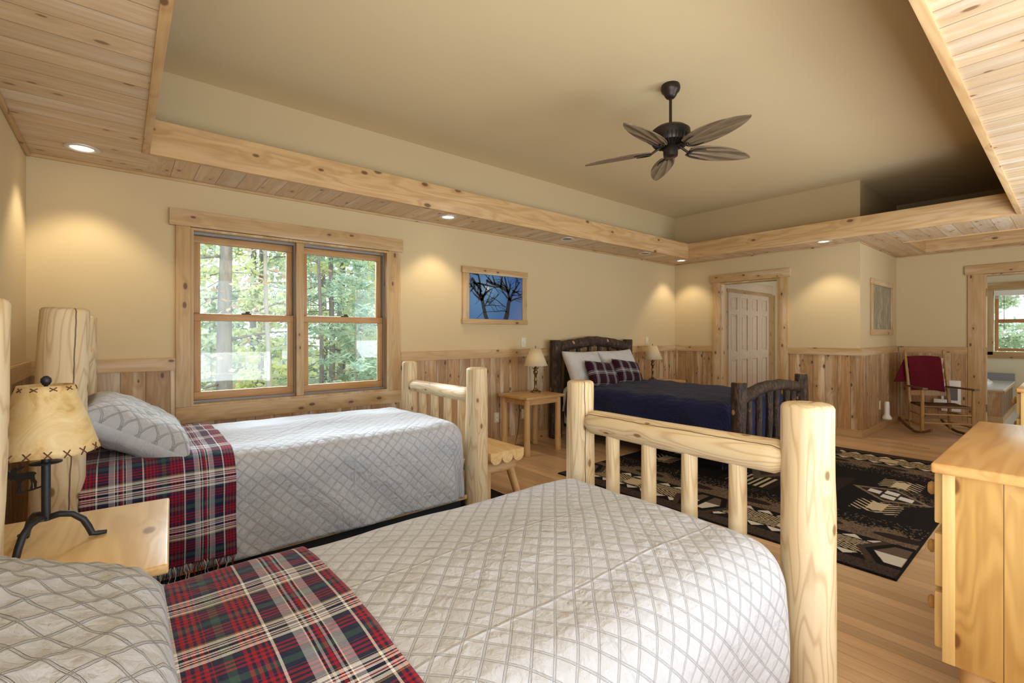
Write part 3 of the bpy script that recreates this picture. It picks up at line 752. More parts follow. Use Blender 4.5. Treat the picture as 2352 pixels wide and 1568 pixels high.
def pillow(name, w, h, t, loc, rot, mat, back=None, label=None, cat='pillow', group=None, seed=0, n=44, flange=.02, uvs=1.0, sag=0, pinch=.06, expo=.5):
    """w along local x, h along local y, thickness along z; front +z"""
    bm = bmesh.new(); uvl = bm.loops.layers.uv.new('UVMap'); UV = {}; G_ = {}
    for sgn in (1, -1):
        for i in range(n+1):
            for j in range(n+1):
                u, v = -1+2*i/n, -1+2*j/n
                if sgn < 0 and (i in (0, n) or j in (0, n)): G_[sgn, i, j] = G_[1, i, j]; continue
                x = u*w/2*(1-pinch*(1-v*v)*abs(u)); y = v*h/2*(1-pinch*(1-u*u)*abs(v))
                e = ((1-u**4)*(1-v**4)); prof = max(e, 0)**expo
                nz = mnoise.noise((u*2.2+seed, v*2.2, sgn*1.0))*.13+mnoise.noise((u*6+seed, v*6, sgn*3.0))*.05
                z = sgn*t/2*prof*(1+nz)
                # pulled wrinkles near the corners
                z += .006*mnoise.noise((u*9, v*9, seed+5))*prof
                z -= sag*(u*u)
                vt = bm.verts.new((x, y, z)); G_[sgn, i, j] = vt; UV[vt] = (u*w/2*uvs, v*h/2*uvs)
    for sgn in (1, -1):
        for i in range(n):
            for j in range(n):
                q = [G_[sgn, i, j], G_[sgn, i+1, j], G_[sgn, i+1, j+1], G_[sgn, i, j+1]]
                f = bm.faces.new(q if sgn > 0 else q[::-1]); f.material_index = 0 if sgn > 0 or back is None else 1
                for lp in f.loops: lp[uvl].uv = UV[lp.vert]
    o = link(name, bm, mat, None, smooth=True, mats=[mat, back] if back else None)
    o.location = loc; o.rotation_euler = rot
    if label: tag(o, label, cat, group)
    return o, G_

# ------------------------------------------------------------ log beds
def posts_bed(label, xh, xf, ys, hz, hf, rh, rf, rail_z, rail_r, nsp, sp_r, mat, endmat, name='log_bed', lump=.03, low=.30, seedb=0, rail_h=1.15, arch=0, headn=4, headz=None, lean=(0, 0)):
    bed = empty(name, ((xh+xf)/2, (ys[0]+ys[1])/2, 0), 0, label, 'bed')
    L = bed.location
    y0, y1 = ys
    for x, h_, rr, nm in ((xh, hz, rh, 'headboard_post'), (xf, hf, rf, 'footboard_post')):
        for q, y in enumerate(ys):
            log_obj(nm, (x-(lean[q] if nm[0] == 'h' else 0), y, 0), (x+(lean[q]*.12 if nm[0] == 'h' else 0), y, h_), rr[q]*(1.16 if lean[q] else 1.06), rr[q]*.98, bed, mat, endmat, seed=seedb+q+x, lump=lump, chamfer=.014)
    return bed
# spindles and rails are built per bed below

def rail_log(name, x, ya, yb, z, r, bed, mat, endmat, seed, arch=0, lump=.03, taper=.05):
    if not arch: return log_obj(name, (x, ya, z), (x, yb, z), r, r*.95, bed, mat, endmat, seed=seed, lump=lump, taper_end=taper, chamfer=.008)

# --- near twin bed
NB = dict(core=(-.24, 1.765, .60, 1.665), zt=.60, R=.15)
bed1 = posts_bed('peeled pine log twin bed nearest the camera under a grey quilt', -.29, 1.88, (.613, 1.69), 1.375, 1.04, (.085, .08), (.084, .071), .83, .06, 4, .033, M['log'], M['log'], seedb=3, lean=(0, .035))
rail_log('footboard_rail', 1.88, .67, 1.64, .832, .064, bed1, M['log_c'], M['log'], 4.2)
for o in bed1.children:
    if o.name.startswith('footboard_post') and o.location.y > 0: o.data.materials[0] = M['log_b']
log_obj('footboard_lower_rail', (1.88, .67, .30), (1.88, 1.64, .30), .055, .055, bed1, M['log'], None, seed=8, taper_end=.05)
for k, y in enumerate((1.475, 1.27, 1.065, .862)): log_obj('spindle', (1.88, y, .33), (1.88, y, .80), .034, .0335, bed1, M['log'], None, seed=20+k, chamfer=.006, seg=20)
log_obj('headboard_rail', (-.29, .67, 1.17), (-.29, 1.64, 1.17), .06, .06, bed1, M['log'], None, seed=9, taper_end=.05)
for k in range(4): log_obj('spindle', (-.29, .82+.22*k, .4), (-.29, .82+.22*k, 1.15), .034, .033, bed1, M['log'], None, seed=30+k, chamfer=.006, seg=16)
def in_bed(bed, name, a, b, mat, bev=.02):
    L = bed.location; return link(name, bbox((a[0]-L.x, a[1]-L.y, a[2]), (b[0]-L.x, b[1]-L.y, b[2]), bev, 3), mat, bed, smooth=True, sharp=50)
in_bed(bed1, 'box_spring', (-.2, .66, .05), (1.72, 1.61, .28), M['black'], .01)
in_bed(bed1, 'mattress', (-.2, .65, .28), (1.71, 1.62, .575), M['mattress'], .06)
q1 = drape('quilt', NB['core'], NB['zt'], NB['R'], .52, .50, M['quilt'], crown=.035, step=.0125, fold=.007, kf=18, lump=.009, seed=2)
tag(q1, 'light grey diamond-quilted bedspread on the nearest log bed', 'quilt')
t1 = drape('plaid_throw', NB['core'], NB['zt'], NB['R'], .52, .52, M['plaid'], urange=(-.22, .44), crown=.035, step=.0125, fold=.005, kf=18, lump=.009, seed=2, off=.012, thick=.005)
tag(t1, 'red and navy plaid throw laid across the nearest bed beside the big grey pillow', 'throw blanket')
fringe('fringe', lambda u: drape_point(NB['core'], NB['zt'], NB['R'], .014, u, .52, 1), -.22, .44, 60, .09, t1)

# --- second twin bed by the window
FB = dict(core=(-.15, 1.93, 2.80, 3.95), zt=.655, R=.13)
bed2 = posts_bed('peeled pine log twin bed under the window behind the nightstand', -.19, 2.03, (2.85, 3.90), 1.40, 1.04, (.083, .078), (.078, .068), .83, .055, 4, .03, M['log'], M['log'], seedb=11, lean=(.04, 0))
for o in bed2.children:
    if o.name.startswith('headboard_post') and o.location.y < 0: o.data.materials[0] = M['log_a']
rail_log('footboard_rail', 2.03, 2.90, 3.85, .828, .055, bed2, M['log'], M['log'], 14.2)
log_obj('footboard_lower_rail', (2.03, 2.90, .30), (2.03, 3.85, .30), .05, .05, bed2, M['log'], None, seed=18, taper_end=.05)
for k, y in enumerate((3.04, 3.25, 3.45, 3.66)): log_obj('spindle', (2.03, y, .33), (2.03, y, .80), .033, .032, bed2, M['log'], None, seed=40+k, chamfer=.006, seg=20)
log_obj('headboard_rail', (-.17, 2.80, 1.165), (-.17, 3.85, 1.165), .058, .058, bed2, M['log'], None, seed=19, taper_end=.06)
for k in range(4): log_obj('spindle', (-.17, 3.02+.22*k, .4), (-.17, 3.02+.22*k, 1.14), .034, .033, bed2, M['log'], None, seed=50+k, chamfer=.006, seg=16)
in_bed(bed2, 'box_spring', (-.1, 2.86, .02), (1.90, 3.90, .26), M['black'], .01)
in_bed(bed2, 'mattress', (-.1, 2.86, .28), (1.87, 3.90, .63), M['mattress'], .06)
in_bed(bed2, 'side_rail', (-.1, 2.825, .095), (1.93, 2.845, .125), M['log_small'], .004)
q2 = drape('quilt', FB['core'], FB['zt'], FB['R'], .60, .615, M['quilt_window'], crown=.02, step=.014, fold=.009, kf=20, lump=.012, seed=5)
tag(q2, 'light grey diamond-quilted bedspread on the bed under the window', 'quilt')
t2 = drape('plaid_throw', FB['core'], FB['zt'], FB['R'], .56, .575, M['plaid'], urange=(-.14, .462), crown=.02, step=.0125, fold=.008, kf=20, lump=.012, seed=5, off=.014, thick=.005)
tag(t2, 'red and navy plaid throw with fringe hanging over the side of the window bed', 'throw blanket')
fringe('fringe', lambda u: drape_point(FB['core'], FB['zt'], FB['R'], .018, u, .565, -1), -.14, .46, 64, .10, t2)

# pillows on twin beds
p1, g1 = pillow('pillow', .84, .48, .20, (-.13, 1.13, .715), (0, 0, 0), M['sham'], M['pillow_back'], 'large grey quilted pillow at the lower left corner on the nearest bed', seed=3, n=56, expo=.72)
p1.rotation_euler = Matrix.Rotation(radians(90), 3, 'Z').to_euler()
def orient(o, xdir, ydir):
    x = Vector(xdir).normalized(); y = (Vector(ydir)-x*Vector(ydir).dot(x)).normalized(); z = x.cross(y)
    o.rotation_euler = Matrix((x, y, z)).transposed().to_euler()
orient(p1, (0, 1, 0), (-.85, 0, .36))
p2, g2 = pillow('pillow', .80, .50, .23, (.06, 3.27, .79), (0, 0, 0), M['sham'], M['pillow_back'], 'grey pillow with a quilted face leaning on the headboard under the window', seed=8, n=56)
orient(p2, (0, 1, 0), (-.78, 0, .50))

# ------------------------------------------------------------ nightstand, lamp
ns = empty('nightstand', (.15, 2.30, 0), radians(-3.9), 'blond pine nightstand with a thick plank top between the two twin beds', 'nightstand')
bm = bbox((-.53, -.67, .612), (0, 0, .64), .008, 3)
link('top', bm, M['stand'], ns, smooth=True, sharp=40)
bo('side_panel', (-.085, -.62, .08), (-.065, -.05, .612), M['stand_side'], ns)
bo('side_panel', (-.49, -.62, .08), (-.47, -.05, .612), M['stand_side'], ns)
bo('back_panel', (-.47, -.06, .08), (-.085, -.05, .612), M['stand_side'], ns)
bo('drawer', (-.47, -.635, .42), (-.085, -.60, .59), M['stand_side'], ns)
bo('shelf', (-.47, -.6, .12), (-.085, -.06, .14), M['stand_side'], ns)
for px in (-.48, -.09):
    for py in (-.60, -.06):
        o = log_obj('leg', (0, 0, 0), (0, 0, .61), .03, .028, None, M['log_small'], None, seed=px*9+py, seg=16); o.parent = ns; o.location = (px, py, 0)
NLX, NLY, NLZ = -.175, 2.02, .64
nl = empty('table_lamp', (NLX, NLY, NLZ), radians(8), 'iron table lamp with a laced rawhide shade and a moose cut-out on the nightstand', 'lamp')
bm = bmesh.new(); tube(bm, [(0, 0, .075), (0, 0, .30)], .0108, 16); tube(bm, [(0, 0, .078), (0, 0, .09)], .0125, 16); link('stem', bm, M['iron'], nl, smooth=True, sharp=50)
for k, a in enumerate((-12, 232, 112)):
    bm = bmesh.new(); c_, s_ = cos(radians(a)), sin(radians(a))
    pts = [(c_*r, s_*r, z) for r, z in ((0, .082), (.03, .089), (.06, .083), (.085, .060), (.097, .035), (.106, .0105), (.12, .0085), (.142, .0075))]
    tube(bm, pts, [.0095]*6+[.008, .006], 10); link('foot', bm, M['iron'], nl, smooth=True)
bm = bmesh.new(); lathe(bm, [(.002, .249), (.037, .2505), (.038, .2535), (.002, .255)], 24); link('drip_plate', bm, M['iron'], nl, smooth=True)
bm = bmesh.new(); tube(bm, [(0, 0, .30), (0, 0, .495)], .005, 8); link('harp', bm, M['iron'], nl)
bm = bmesh.new(); lathe(bm, [(.003, .488), (.008, .49), (.013, .5), (.012, .51), (.005, .517), (.001, .518)], 16); link('finial', bm, M['iron'], nl, smooth=True)
def shade_pts(z, k, n=64):
    t = z; a = 2*pi*k/n; r = .122*(1-t)+.062*t
    sq = 1/(abs(cos(a))**2.3+abs(sin(a))**2.3)**(1/2.3)
    return r*sq
bm = bmesh.new(); n = 64; rs = []
for i in range(13):
    t = i/12; z = .285+.205*t
    rs.append([((shade_pts(t, k)*(1+.012*mnoise.noise((k*.3, t*4, 1))))*cos(2*pi*k/n+.5), shade_pts(t, k)*sin(2*pi*k/n+.5), z-(.003*(1-t)*cos(4*(2*pi*k/n)))) for k in range(n)])
rings_mesh(bm, rs, caps=False)
sh = link('lamp_shade', bm, M['rawhide'], nl, smooth=True); md = sh.modifiers.new('t', 'SOLIDIFY'); md.thickness = .003
for t0, cnt in ((.04, 18), (.95, 10)):
    for k in range(cnt):
        bm = bmesh.new()
        for sg_ in (1, -1):
            a0 = k*n/cnt; a1 = a0+sg_*n/cnt*.42
            P_ = []
            for aa, dt in ((a0-sg_*n/cnt*.2, -.05), (a0+sg_*n/cnt*.2, .05)):
                t = t0+dt*(.5 if t0 > .5 else 1); ang = 2*pi*aa/n
                sq = 1/(abs(cos(ang))**2.3+abs(sin(ang))**2.3)**(1/2.3); r = (.122*(1-t)+.062*t)*sq*1.012
                P_.append((r*cos(ang+.5), r*sin(ang+.5), .285+.205*t-(.003*(1-t)*cos(4*ang))))
            mid = tuple((P_[0][q]+P_[1][q])/2*(1.012 if q < 2 else 1) for q in range(3))
            tube(bm, [P_[0], mid, P_[1]], .0016, 5)
        link('lace_stitch', bm, M['lace'], sh, smooth=True)
# moose cut from steel plate (2-D outline, extruded)
moose_px = [(38,805),(58,770),(42,752),(44,735),(58,738),(60,715),(75,722),(92,735),(95,705),(108,712),(120,690),(130,700),(128,685),(140,682),(150,700),(170,695),(180,665),(188,690),(200,665),(205,685),(228,662),(228,680),(205,700),(160,720),(150,735),(160,745),(200,740),(250,730),(300,725),(330,730),(348,748),(330,755),(325,775),(330,800),(350,830),(345,850),(345,885),(328,895),(325,850),(310,810),(305,850),(308,900),(285,905),(298,850),(290,805),(260,800),(210,825),(200,850),(203,925),(188,928),(185,870),(170,930),(150,950),(165,860),(150,820),(110,800),(100,820),(85,800),(55,805)]
moose = [((x-440)/3316, .089+(1177-y)/3316) for x, y in moose_px]
from mathutils.geometry import tessellate_polygon
bm = bmesh.new(); fa = [bm.verts.new((x, -.0015, z)) for x, z in moose]; fb = [bm.verts.new((x, .0015, z)) for x, z in moose]
for t in tessellate_polygon([[Vector((x, z, 0)) for x, z in moose]]):
    bm.faces.new([fa[q] for q in t]); bm.faces.new([fb[q] for q in reversed(t)])
for q in range(len(moose)):
    r_ = (q+1) % len(moose); bm.faces.new((fa[q], fa[r_], fb[r_], fb[q]))
tube(bm, [(-.092, 0, .156), (-.04, 0, .170), (0, 0, .184)], .0026, 8)
mo = link('moose_cutout', bm, M['iron'], nl); mo.rotation_euler = (0, 0, radians(-46))

# ------------------------------------------------------------ dark log bed
DX0, DX1, DY0, DY1 = 4.16, 5.62, 1.90, 4.15
dk = empty('dark_log_bed', ((DX0+DX1)/2, (DY0+DY1)/2, 0), 0, 'dark bark-covered log bed with arched head rail against the far wall', 'bed')
for x in (DX0, DX1):
    log_obj('headboard_post', (x, DY1, 0), (x, DY1, 1.215), .078, .07, dk, M['bark'], M['barkend'], seed=x, lump=.08)
    log_obj('footboard_post', (x, DY0, 0), (x, DY0, .865), .066, .062, dk, M['bark'], M['barkend'], seed=x+3, lump=.08)
def arched(name, y, z0, rise, r, seed):
    bm = bmesh.new(); n = 26; pts = []; L = dk.location
    for i in range(n+1):
        t = i/n; x = DX0+.04+(DX1-DX0-.08)*t
        pts.append((x-L.x, y-L.y, z0+rise*sin(pi*t)+.01*mnoise.noise((t*5, seed, 0))))
    tube(bm, pts, [r*(1+.13*mnoise.noise((i*.6, seed, 2))) for i in range(n+1)], 20); return link(name, bm, M['bark'], dk, smooth=True, sharp=60)
arched('head_rail', DY1, 1.115, .075, .066, 1)
arched('foot_rail', DY0, .715, .075, .055, 2)
for k in range(6):
    x = DX0+(DX1-DX0)*(k+1)/7
    log_obj('spindle', (x, DY1, .45), (x, DY1, 1.13), .033, .03, dk, M['bark'], None, seed=60+k, lump=.12, chamfer=.005, seg=16)
    log_obj('spindle', (x, DY0, .22), (x, DY0, .74), .031, .028, dk, M['bark'], None, seed=70+k, lump=.15, chamfer=.005, seg=16)
log_obj('foot_lower_rail', (DX0, DY0, .24), (DX1, DY0, .24), .045, .045, dk, M['bark'], None, seed=81, lump=.1)
log_obj('head_lower_rail', (DX0, DY1, .45), (DX1, DY1, .45), .045, .045, dk, M['bark'], None, seed=82, lump=.1)
in_bed(dk, 'metal_frame', (DX0+.06, DY0+.08, .15), (DX1-.06, DY1-.08, .185), plain('frame_steel', (44, 40, 38), .5, .5), .004)
for x in (DX0+.2, (DX0+DX1)/2, DX1-.2):
    for y in (DY0+.25, (DY0+DY1)/2, DY1-.3): in_bed(dk, 'caster', (x-.015, y-.015, .0), (x+.015, y+.015, .15), M['black'], .003)
in_bed(dk, 'box_spring', (DX0+.05, DY0+.14, .186), (DX1-.05, DY1-.09, .40), M['mattress'], .02)
in_bed(dk, 'mattress', (DX0+.06, DY0+.15, .40), (DX1-.06, DY1-.09, .645), M['mattress'], .06)
# comforter: draped with its own axes (foot towards -Y): built as x/y swapped drape
def rot_drape(name, core_l, **kw):
    o = drape(name, core_l, **kw)
    return o
# local frame: X' = -Y world, Y' = X world
cf = drape('comforter', (0, 1.985, 0, DX1-DX0-.02), .665, .11, .50, .50, M['navy'], crown=.025, step=.018, fold=.02, kf=15, lump=.022, seed=9, thick=.012, cornerdrop=.35)
cf.rotation_euler = (0, 0, radians(-90)); cf.location = (DX0+.01, 3.98-.0, 0)
tag(cf, 'navy blue comforter spread over the dark log bed', 'comforter')
sheet = drape('bed_sheet', (0, .42, 0, DX1-DX0-.04), .645, .10, .02, .36, M['white_cloth'], crown=.01, step=.02, fold=.012, kf=18, lump=.012, seed=12, thick=.004)
sheet.rotation_euler = (0, 0, radians(-90)); sheet.location = (DX0+.02, 4.05, 0)
tag(sheet, 'white sheet showing at the head of the dark log bed', 'bed sheet')
for k, (x, lb, rz) in enumerate(((4.42, 'white pillow at the left of the dark log headboard', .05), (5.09, 'white pillow at the right of the dark log headboard', -.04))):
    o, _ = pillow('pillow', .68, .46, .18, (x, 3.89, .87), (0, 0, 0), M['white_cloth'], None, lb, group='white pillows on the dark log bed', seed=20+k, n=36, pinch=.09)
    orient(o, (1, rz, -.02+.04*k), (0, .42, .90))
for k, (x, lb) in enumerate(((4.52, 'small wine plaid cushion in front of the left white pillow'), (5.02, 'small wine plaid cushion in front of the right white pillow'))):
    o, _ = pillow('cushion', .55, .33, .14, (x, 3.70, .80), (0, 0, 0), M['plaid_small'], None, lb, 'cushion', 'plaid cushions on the dark log bed', seed=30+k, n=30)
    orient(o, (1, .03, -.10 if k == 0 else -.12), (0, .42, .90))

# ------------------------------------------------------------ side tables and brass lamps
def side_table(loc, label, w_=.57, d_=.48, h_=.625):
    e = empty('side_table', loc, 0, label, 'side table', 'pine side tables beside the dark log bed')
    bm = bbox((0, 0, h_-.028), (w_, d_, h_), .006); link('top', bm, M['table'], e, smooth=True, sharp=40)
    for x in (.05, w_-.06):
        for y in (.05, d_-.05):
            o = log_obj('leg', (0, 0, 0), (0, 0, h_-.03), .034, .031, None, M['log_small'], None, seed=x*7+y*3, seg=18, chamfer=.006); o.parent = e; o.location = (x, y, 0)
    link('apron', boxes([((.07, .035, h_-.09), (w_-.08, .055, h_-.028)), ((.07, d_-.055, h_-.09), (w_-.08, d_-.035, h_-.028)), ((.035, .07, h_-.09), (.055, d_-.07, h_-.028)), ((w_-.075, .07, h_-.09), (w_-.055, d_-.07, h_-.028))]), M['table'], e)
    return e
side_table((3.245, 3.66, 0), 'pine log-legged side table left of the dark log bed')
side_table((5.74, 3.63, 0), 'pine side table mostly hidden behind the dark log bed', h_=.62)
def brass_lamp(loc, label):
    e = empty('table_lamp', loc, 0, label, 'lamp', 'brass lamps with cream shades')
    bm = bmesh.new()
    lathe(bm, [(.058, 0), (.06, .006), (.055, .014), (.035, .02), (.026, .03), (.02, .04), (.0155, .06), (.015, .12), (.017, .125), (.02, .135), (.016, .145), (.0145, .2), (.019, .205), (.025, .22), (.027, .235), (.02, .25), (.016, .26), (.026, .268), (.022, .278), (.01, .285), (.008, .32)], 28)
    link('base', bm, M['brass'], e, smooth=True)
    for k in range(2):
        a = pi*k; bm = bmesh.new(); tube(bm, [(cos(a)*.01, sin(a)*.01, .262), (cos(a)*.04, sin(a)*.04, .27), (cos(a)*.045, sin(a)*.045, .285)], .005, 6); link('arm', bm, M['brass'], e, smooth=True)
    bm = bmesh.new(); lathe(bm, [(.138, .305), (.06, .50)], 40, caps=False); s = link('lamp_shade', bm, M['shade'], e, smooth=True); md = s.modifiers.new('t', 'SOLIDIFY'); md.thickness = .003
    bm = bmesh.new(); lathe(bm, [(.003, .5), (.004, .51), (.007, .518), (.002, .53)], 10); link('finial', bm, M['brass'], e, smooth=True)
    tube_b = bmesh.new(); tube(tube_b, [(0, 0, .3), (0, 0, .505)], .004, 6); link('harp', tube_b, M['brass'], e)
brass_lamp((3.655, 3.97, .625), 'brass table lamp with a cream shade left of the dark log bed')
brass_lamp((6.01, 3.99, .62), 'brass table lamp with a cream shade right of the dark log bed')

# ------------------------------------------------------------ bench
bn = empty('bench', (2.14, 2.82, 0), 0, 'half-log bench with scalloped end standing behind the window bed footboard', 'bench')
bm = bmesh.new(); L_ = 1.1; wB = .33; nl_ = 3; rr = wB/nl_/2
prof = [(0, .385)]
prof2 = []
for k in range(nl_):
    for q in range(9):
        a = pi+pi*q/8; prof2.append((rr*(2*k+1)+rr*cos(a), .345+rr*.95*sin(a)*1.0))
poly = [(0, .385)]+prof2+[(wB, .385)]
a_ = [bm.verts.new((x, 0, z)) for x, z in poly]; b_ = [bm.verts.new((x, L_, z)) for x, z in poly]; n = len(poly)
bm.faces.new(a_); bm.faces.new(b_[::-1])
for i in range(n): bm.faces.new((a_[i], b_[i], b_[(i+1) % n], a_[(i+1) % n]))
link('seat', bm, M['stand'], bn, smooth=True, sharp=30)
for y in (.13, .97):
    o = log_obj('cross_log', (0, 0, 0), (0, 0, .31), .052, .05, None, M['log_small'], M['logend'], seed=y, seg=24); o.parent = bn; o.location = (.01, y, .24); o.rotation_euler = (0, radians(90), 0)
    for sx in (.06, .27):
        o = log_obj('leg', (0, 0, 0), (0, 0, .25), .03, .034, None, M['log_small'], None, seed=y+sx, seg=18, chamfer=.004); o.parent = bn
        o.location = (sx+(.06 if sx > .1 else -.04), y-.05 if y < .5 else y+.05, 0); o.rotation_euler = (radians(-10 if y < .5 else 10), radians(-13 if sx > .1 else 8), 0)

# ------------------------------------------------------------ dressers
def dresser(x0, label, L=1.18):
    e = empty('dresser', (x0, -.20, 0), 0, label, 'dresser')
    top = link('top', bbox((0, -.02, .826), (L, .512, .86), .010, 3), M['dresser_top'], e, smooth=True, sharp=40)
    bo('side_panel', (.03, 0, .2), (.055, .478, .826), M['dresser'], e, .003)
    bo('side_panel', (L-.055, 0, .2), (L-.03, .478, .826), M['dresser'], e, .003)
    bo('corner_stile', (.028, .455, .2), (.06, .487, .826), M['dresser_edge'], e, .003)
    bo('corner_stile', (L-.06, .455, .2), (L-.028, .487, .826), M['dresser_edge'], e, .003)
    link('carcass', boxes([((.055, .005, .22), (L-.055, .45, .82))]), M['stand_side'], e)
    for z0, z1 in ((.645, .815), (.432, .612), (.225, .415)):
        for k in range(2):
            w_ = (L-.14)/2; xa = .062+k*(w_+.016)
            dr = bo('drawer', (xa, .482, z0), (xa+w_, .512, z1), M['dresser_edge'], e, .008)
            for q in (.25, .75):
                bm = bmesh.new(); lathe(bm, [(.009, 0), (.009, .012), (.02, .016), (.024, .026), (.018, .034), (.004, .036)], 20)
                kn = link('knob', bm, M['table'], dr, smooth=True); kn.rotation_euler = (radians(-90), 0, 0); kn.location = (xa+w_*q, .512, (z0+z1)/2)
    for x in (.09, L-.09):
        for y in (.05, .41):
            o = log_obj('leg', (0, 0, 0), (0, 0, .22), .042, .045, None, M['log_small'], None, seed=x+y, seg=20); o.parent = e; o.location = (x, y, 0)
    return e
dresser(2.065, 'honey pine dresser at the right edge with its end panel towards the camera')
dresser(5.45, 'pine dresser standing further off before the bathroom door')

# ------------------------------------------------------------ rugs
def rug_pattern():
    RX0, RX1, RY0, RY1 = 3.10, 6.28, .60, 3.07; cx, cy = 4.69, 1.835
    BR, BLK, DBR, TAN, CR, WHt, MID = (74, 60, 54), (22, 20, 21), (46, 37, 35), (138, 116, 92), (206, 188, 154), (220, 214, 204), (104, 88, 76)
    sr = {}
    def L(c):
        if c not in sr: sr[c] = srgb(*c)
        return sr[c]
    def inpoly(x, y, P):
        r = False; n = len(P); j = n-1
        for i in range(n):
            xi, yi = P[i]; xj, yj = P[j]
            if (yi > y) != (yj > y) and x < (xj-xi)*(y-yi)/(yj-yi)+xi: r = not r
            j = i
        return r
    def tri_row(Xc, y, x, hw, per, ph, flip):
        """white triangles in a black band"""
        if abs(x-Xc) > hw: return None
        if abs(x-Xc) > hw-.014: return BLK
        f = ((y+ph)/per) % 1; s = (x-(Xc-hw+.014))/(2*hw-.028)
        if flip: s = 1-s
        # a right-leaning wedge, thinning with f
        if .08 < f < .92 and s < 1.05-abs(f-.5)/.42: return WHt
        return BLK
    comb = [(-.30, .0), (-.51, .03)]
    def color(X, Y, h, h2):
        ax, ay = abs(X), abs(Y)
        if ax > 1.575 or ay > 1.222: return BLK if h < .8 else DBR
        if ax > 1.45: return BR if h < .7 else DBR
        # border: big solid triangles at the centre and corners, chevron fields between
        if ax > 1.07:
            yy = ay
            # triangle blocks near Y = 0 and near |Y| = 1.22
            for yc, s in ((0.0, 1), (1.24, 1)):
                dY = abs(yy-yc); t = (ax-1.07)/.38
                wdt = .20-.02 if yc == 0 else .22
                edge = wdt*(1-abs(t-.5)*.9)*1.0
                if dY < edge:
                    if dY > edge-.045 or t < .12 or t > .88: return BLK
                    if dY < .02: return BLK
                    return (WHt if (t > .5) else MID) if (dY > .02) else BLK
                if dY < edge+.045: return BR
            r = tri_row(1.405, yy, ax, .046, .13, .02, False)
            if r: return r
            r = tri_row(1.115, yy, ax, .044, .13, .05, True)
            if r: return r
            # hatched chevrons
            c = (yy-.62); t = (ax-1.26)
            k = (abs(c)*1.0+abs(t)*1.25)
            if abs(c) < .07: return CR if abs(t) < .09-abs(c)*.3 else BR
            f = ((abs(c)-abs(t)*1.6)/.042) % 1
            return CR if f < .45 else DBR
        if ax > .78:
            # heathered band fading to black at its inner edge
            wv = .04*sin(Y*11)+.03*sin(Y*23+1)
            t = (ax-.78+wv)/.29
            oval = ((ax-.95)/.05)**2+(((Y*2.2) % 1-.5)/.32)**2
            if oval < 1: return DBR
            p = .15+.85*min(1, max(0, t*1.5))
            if t < .35: return TAN if h > 1-.65*p else BLK
            return MID if h < .55 else (TAN if h < .8 else BR)
        # black field with medallions
        for yc in (.885,):
            dy = ay-yc; sY = 1 if Y > 0 else -1
            m = abs(X)/.30+abs(dy)/.30
            # slanted diamond
            m2 = abs(X+dy*.35)/.21+abs(dy)/.27
            if m2 < 1:
                if m2 > .82: return TAN if h > .25 else MID
                # four white blocks
                for bx, by in ((-.065, 0.0), (.065, .0), (0, -.105), (0, .105)):
                    if abs(X+dy*.35-bx)+abs(dy-by)*.0 < .048 and abs(dy-by) < .045: return WHt
                return DBR
            # combs either side
            for sg in (1, -1):
                q = sg*X-.27
                if -.02 < q < .26 and abs(dy) < .14:
                    if abs(dy) < .05 and 0 < q < .2: return CR
                    f = ((q+.9*abs(dy)+.5)/.058) % 1
                    if f < .5-abs(dy)*1.6: return CR
            if m < 1.25 and h < .25 and ay > yc: return TAN
        # centre motif
        if ay < .22 and ax < .6:
            m = ax/.42+ay/.2
            if m < .55: return BR
            if m < .9: return MID
            if ax < .58 and ax > .25 and ay < .16:
                return CR if ((Y+.5)/.05) % 1 < .45 else BLK
            return DBR
        if ax < .34 and .22 < ay < .58 and ax/.34 < (ay-.15)/.45: return DBR
        if ax < .78 and ax > .66 and h > .86: return TAN
        return BLK if h2 < .5 else (27, 24, 25)
    return RX0, RX1, RY0, RY1, cx, cy, color, L
def make_rug():
    RX0, RX1, RY0, RY1, cx, cy, color, L = rug_pattern()
    st_ = .0065; nx = int((RX1-RX0)/st_); ny = int((RY1-RY0)/st_)
    rnd = random.Random(5)
    verts = []; cols = []; T = .010
    for i in range(nx+1):
        x = RX0+(RX1-RX0)*i/nx
        for j in range(ny+1):
            y = RY0+(RY1-RY0)*j/ny
            z = T if (0 < i < nx and 0 < j < ny) else .002
            verts.append((x, y, z)); h = rnd.random()
            h = .55*h+.45*(mnoise.noise((x*26, y*60, 0))*.5+.5)
            cols.extend(L(color(x-cx, y-cy, min(max((h-.5)*1.5+.5, 0), 1), rnd.random())))
    faces = [(i*(ny+1)+j, (i+1)*(ny+1)+j, (i+1)*(ny+1)+j+1, i*(ny+1)+j+1) for i in range(nx) for j in range(ny)]
    me = bpy.data.meshes.new('patterned_rug'); me.from_pydata(verts, [], faces); me.update()
    at = me.color_attributes.new('pattern', 'FLOAT_COLOR', 'POINT'); at.data.foreach_set('color', cols)
    g = G('woven_rug'); a = g.n('VertexColor', dict(layer_name='pattern')); nz = g.noise(g.obj(), 300, 3, .7)
    c = g.mix(g.ramp(nz, [(.3, .25), (.7, 0)]), a.outputs[0], (.02, .018, .016, 1))
    g.fin(c, .95, normal=g.bump(nz, .5, .006), Specular_IOR_Level=.1); me.materials.append(g.m)
    o = bpy.data.objects.new('patterned_rug', me); COL.objects.link(o)
    md = o.modifiers.new('t', 'SOLIDIFY'); md.thickness = .008; md.offset = -1
    tag(o, 'black and brown geometric patterned area rug under the dark log bed', 'rug')
make_rug()
bm = bmesh.new(); v_ = box(bm, (-.2, 1.45, .001), (2.35, 3.15, .016)); bmesh.ops.bevel(bm, geom=bm.edges[:], offset=.005, segments=2, affect='EDGES')
tag(link('dark_rug', bm, M['shag'], smooth=True, sharp=40), 'dark brown carpet runner on the floor between the twin beds', 'rug')

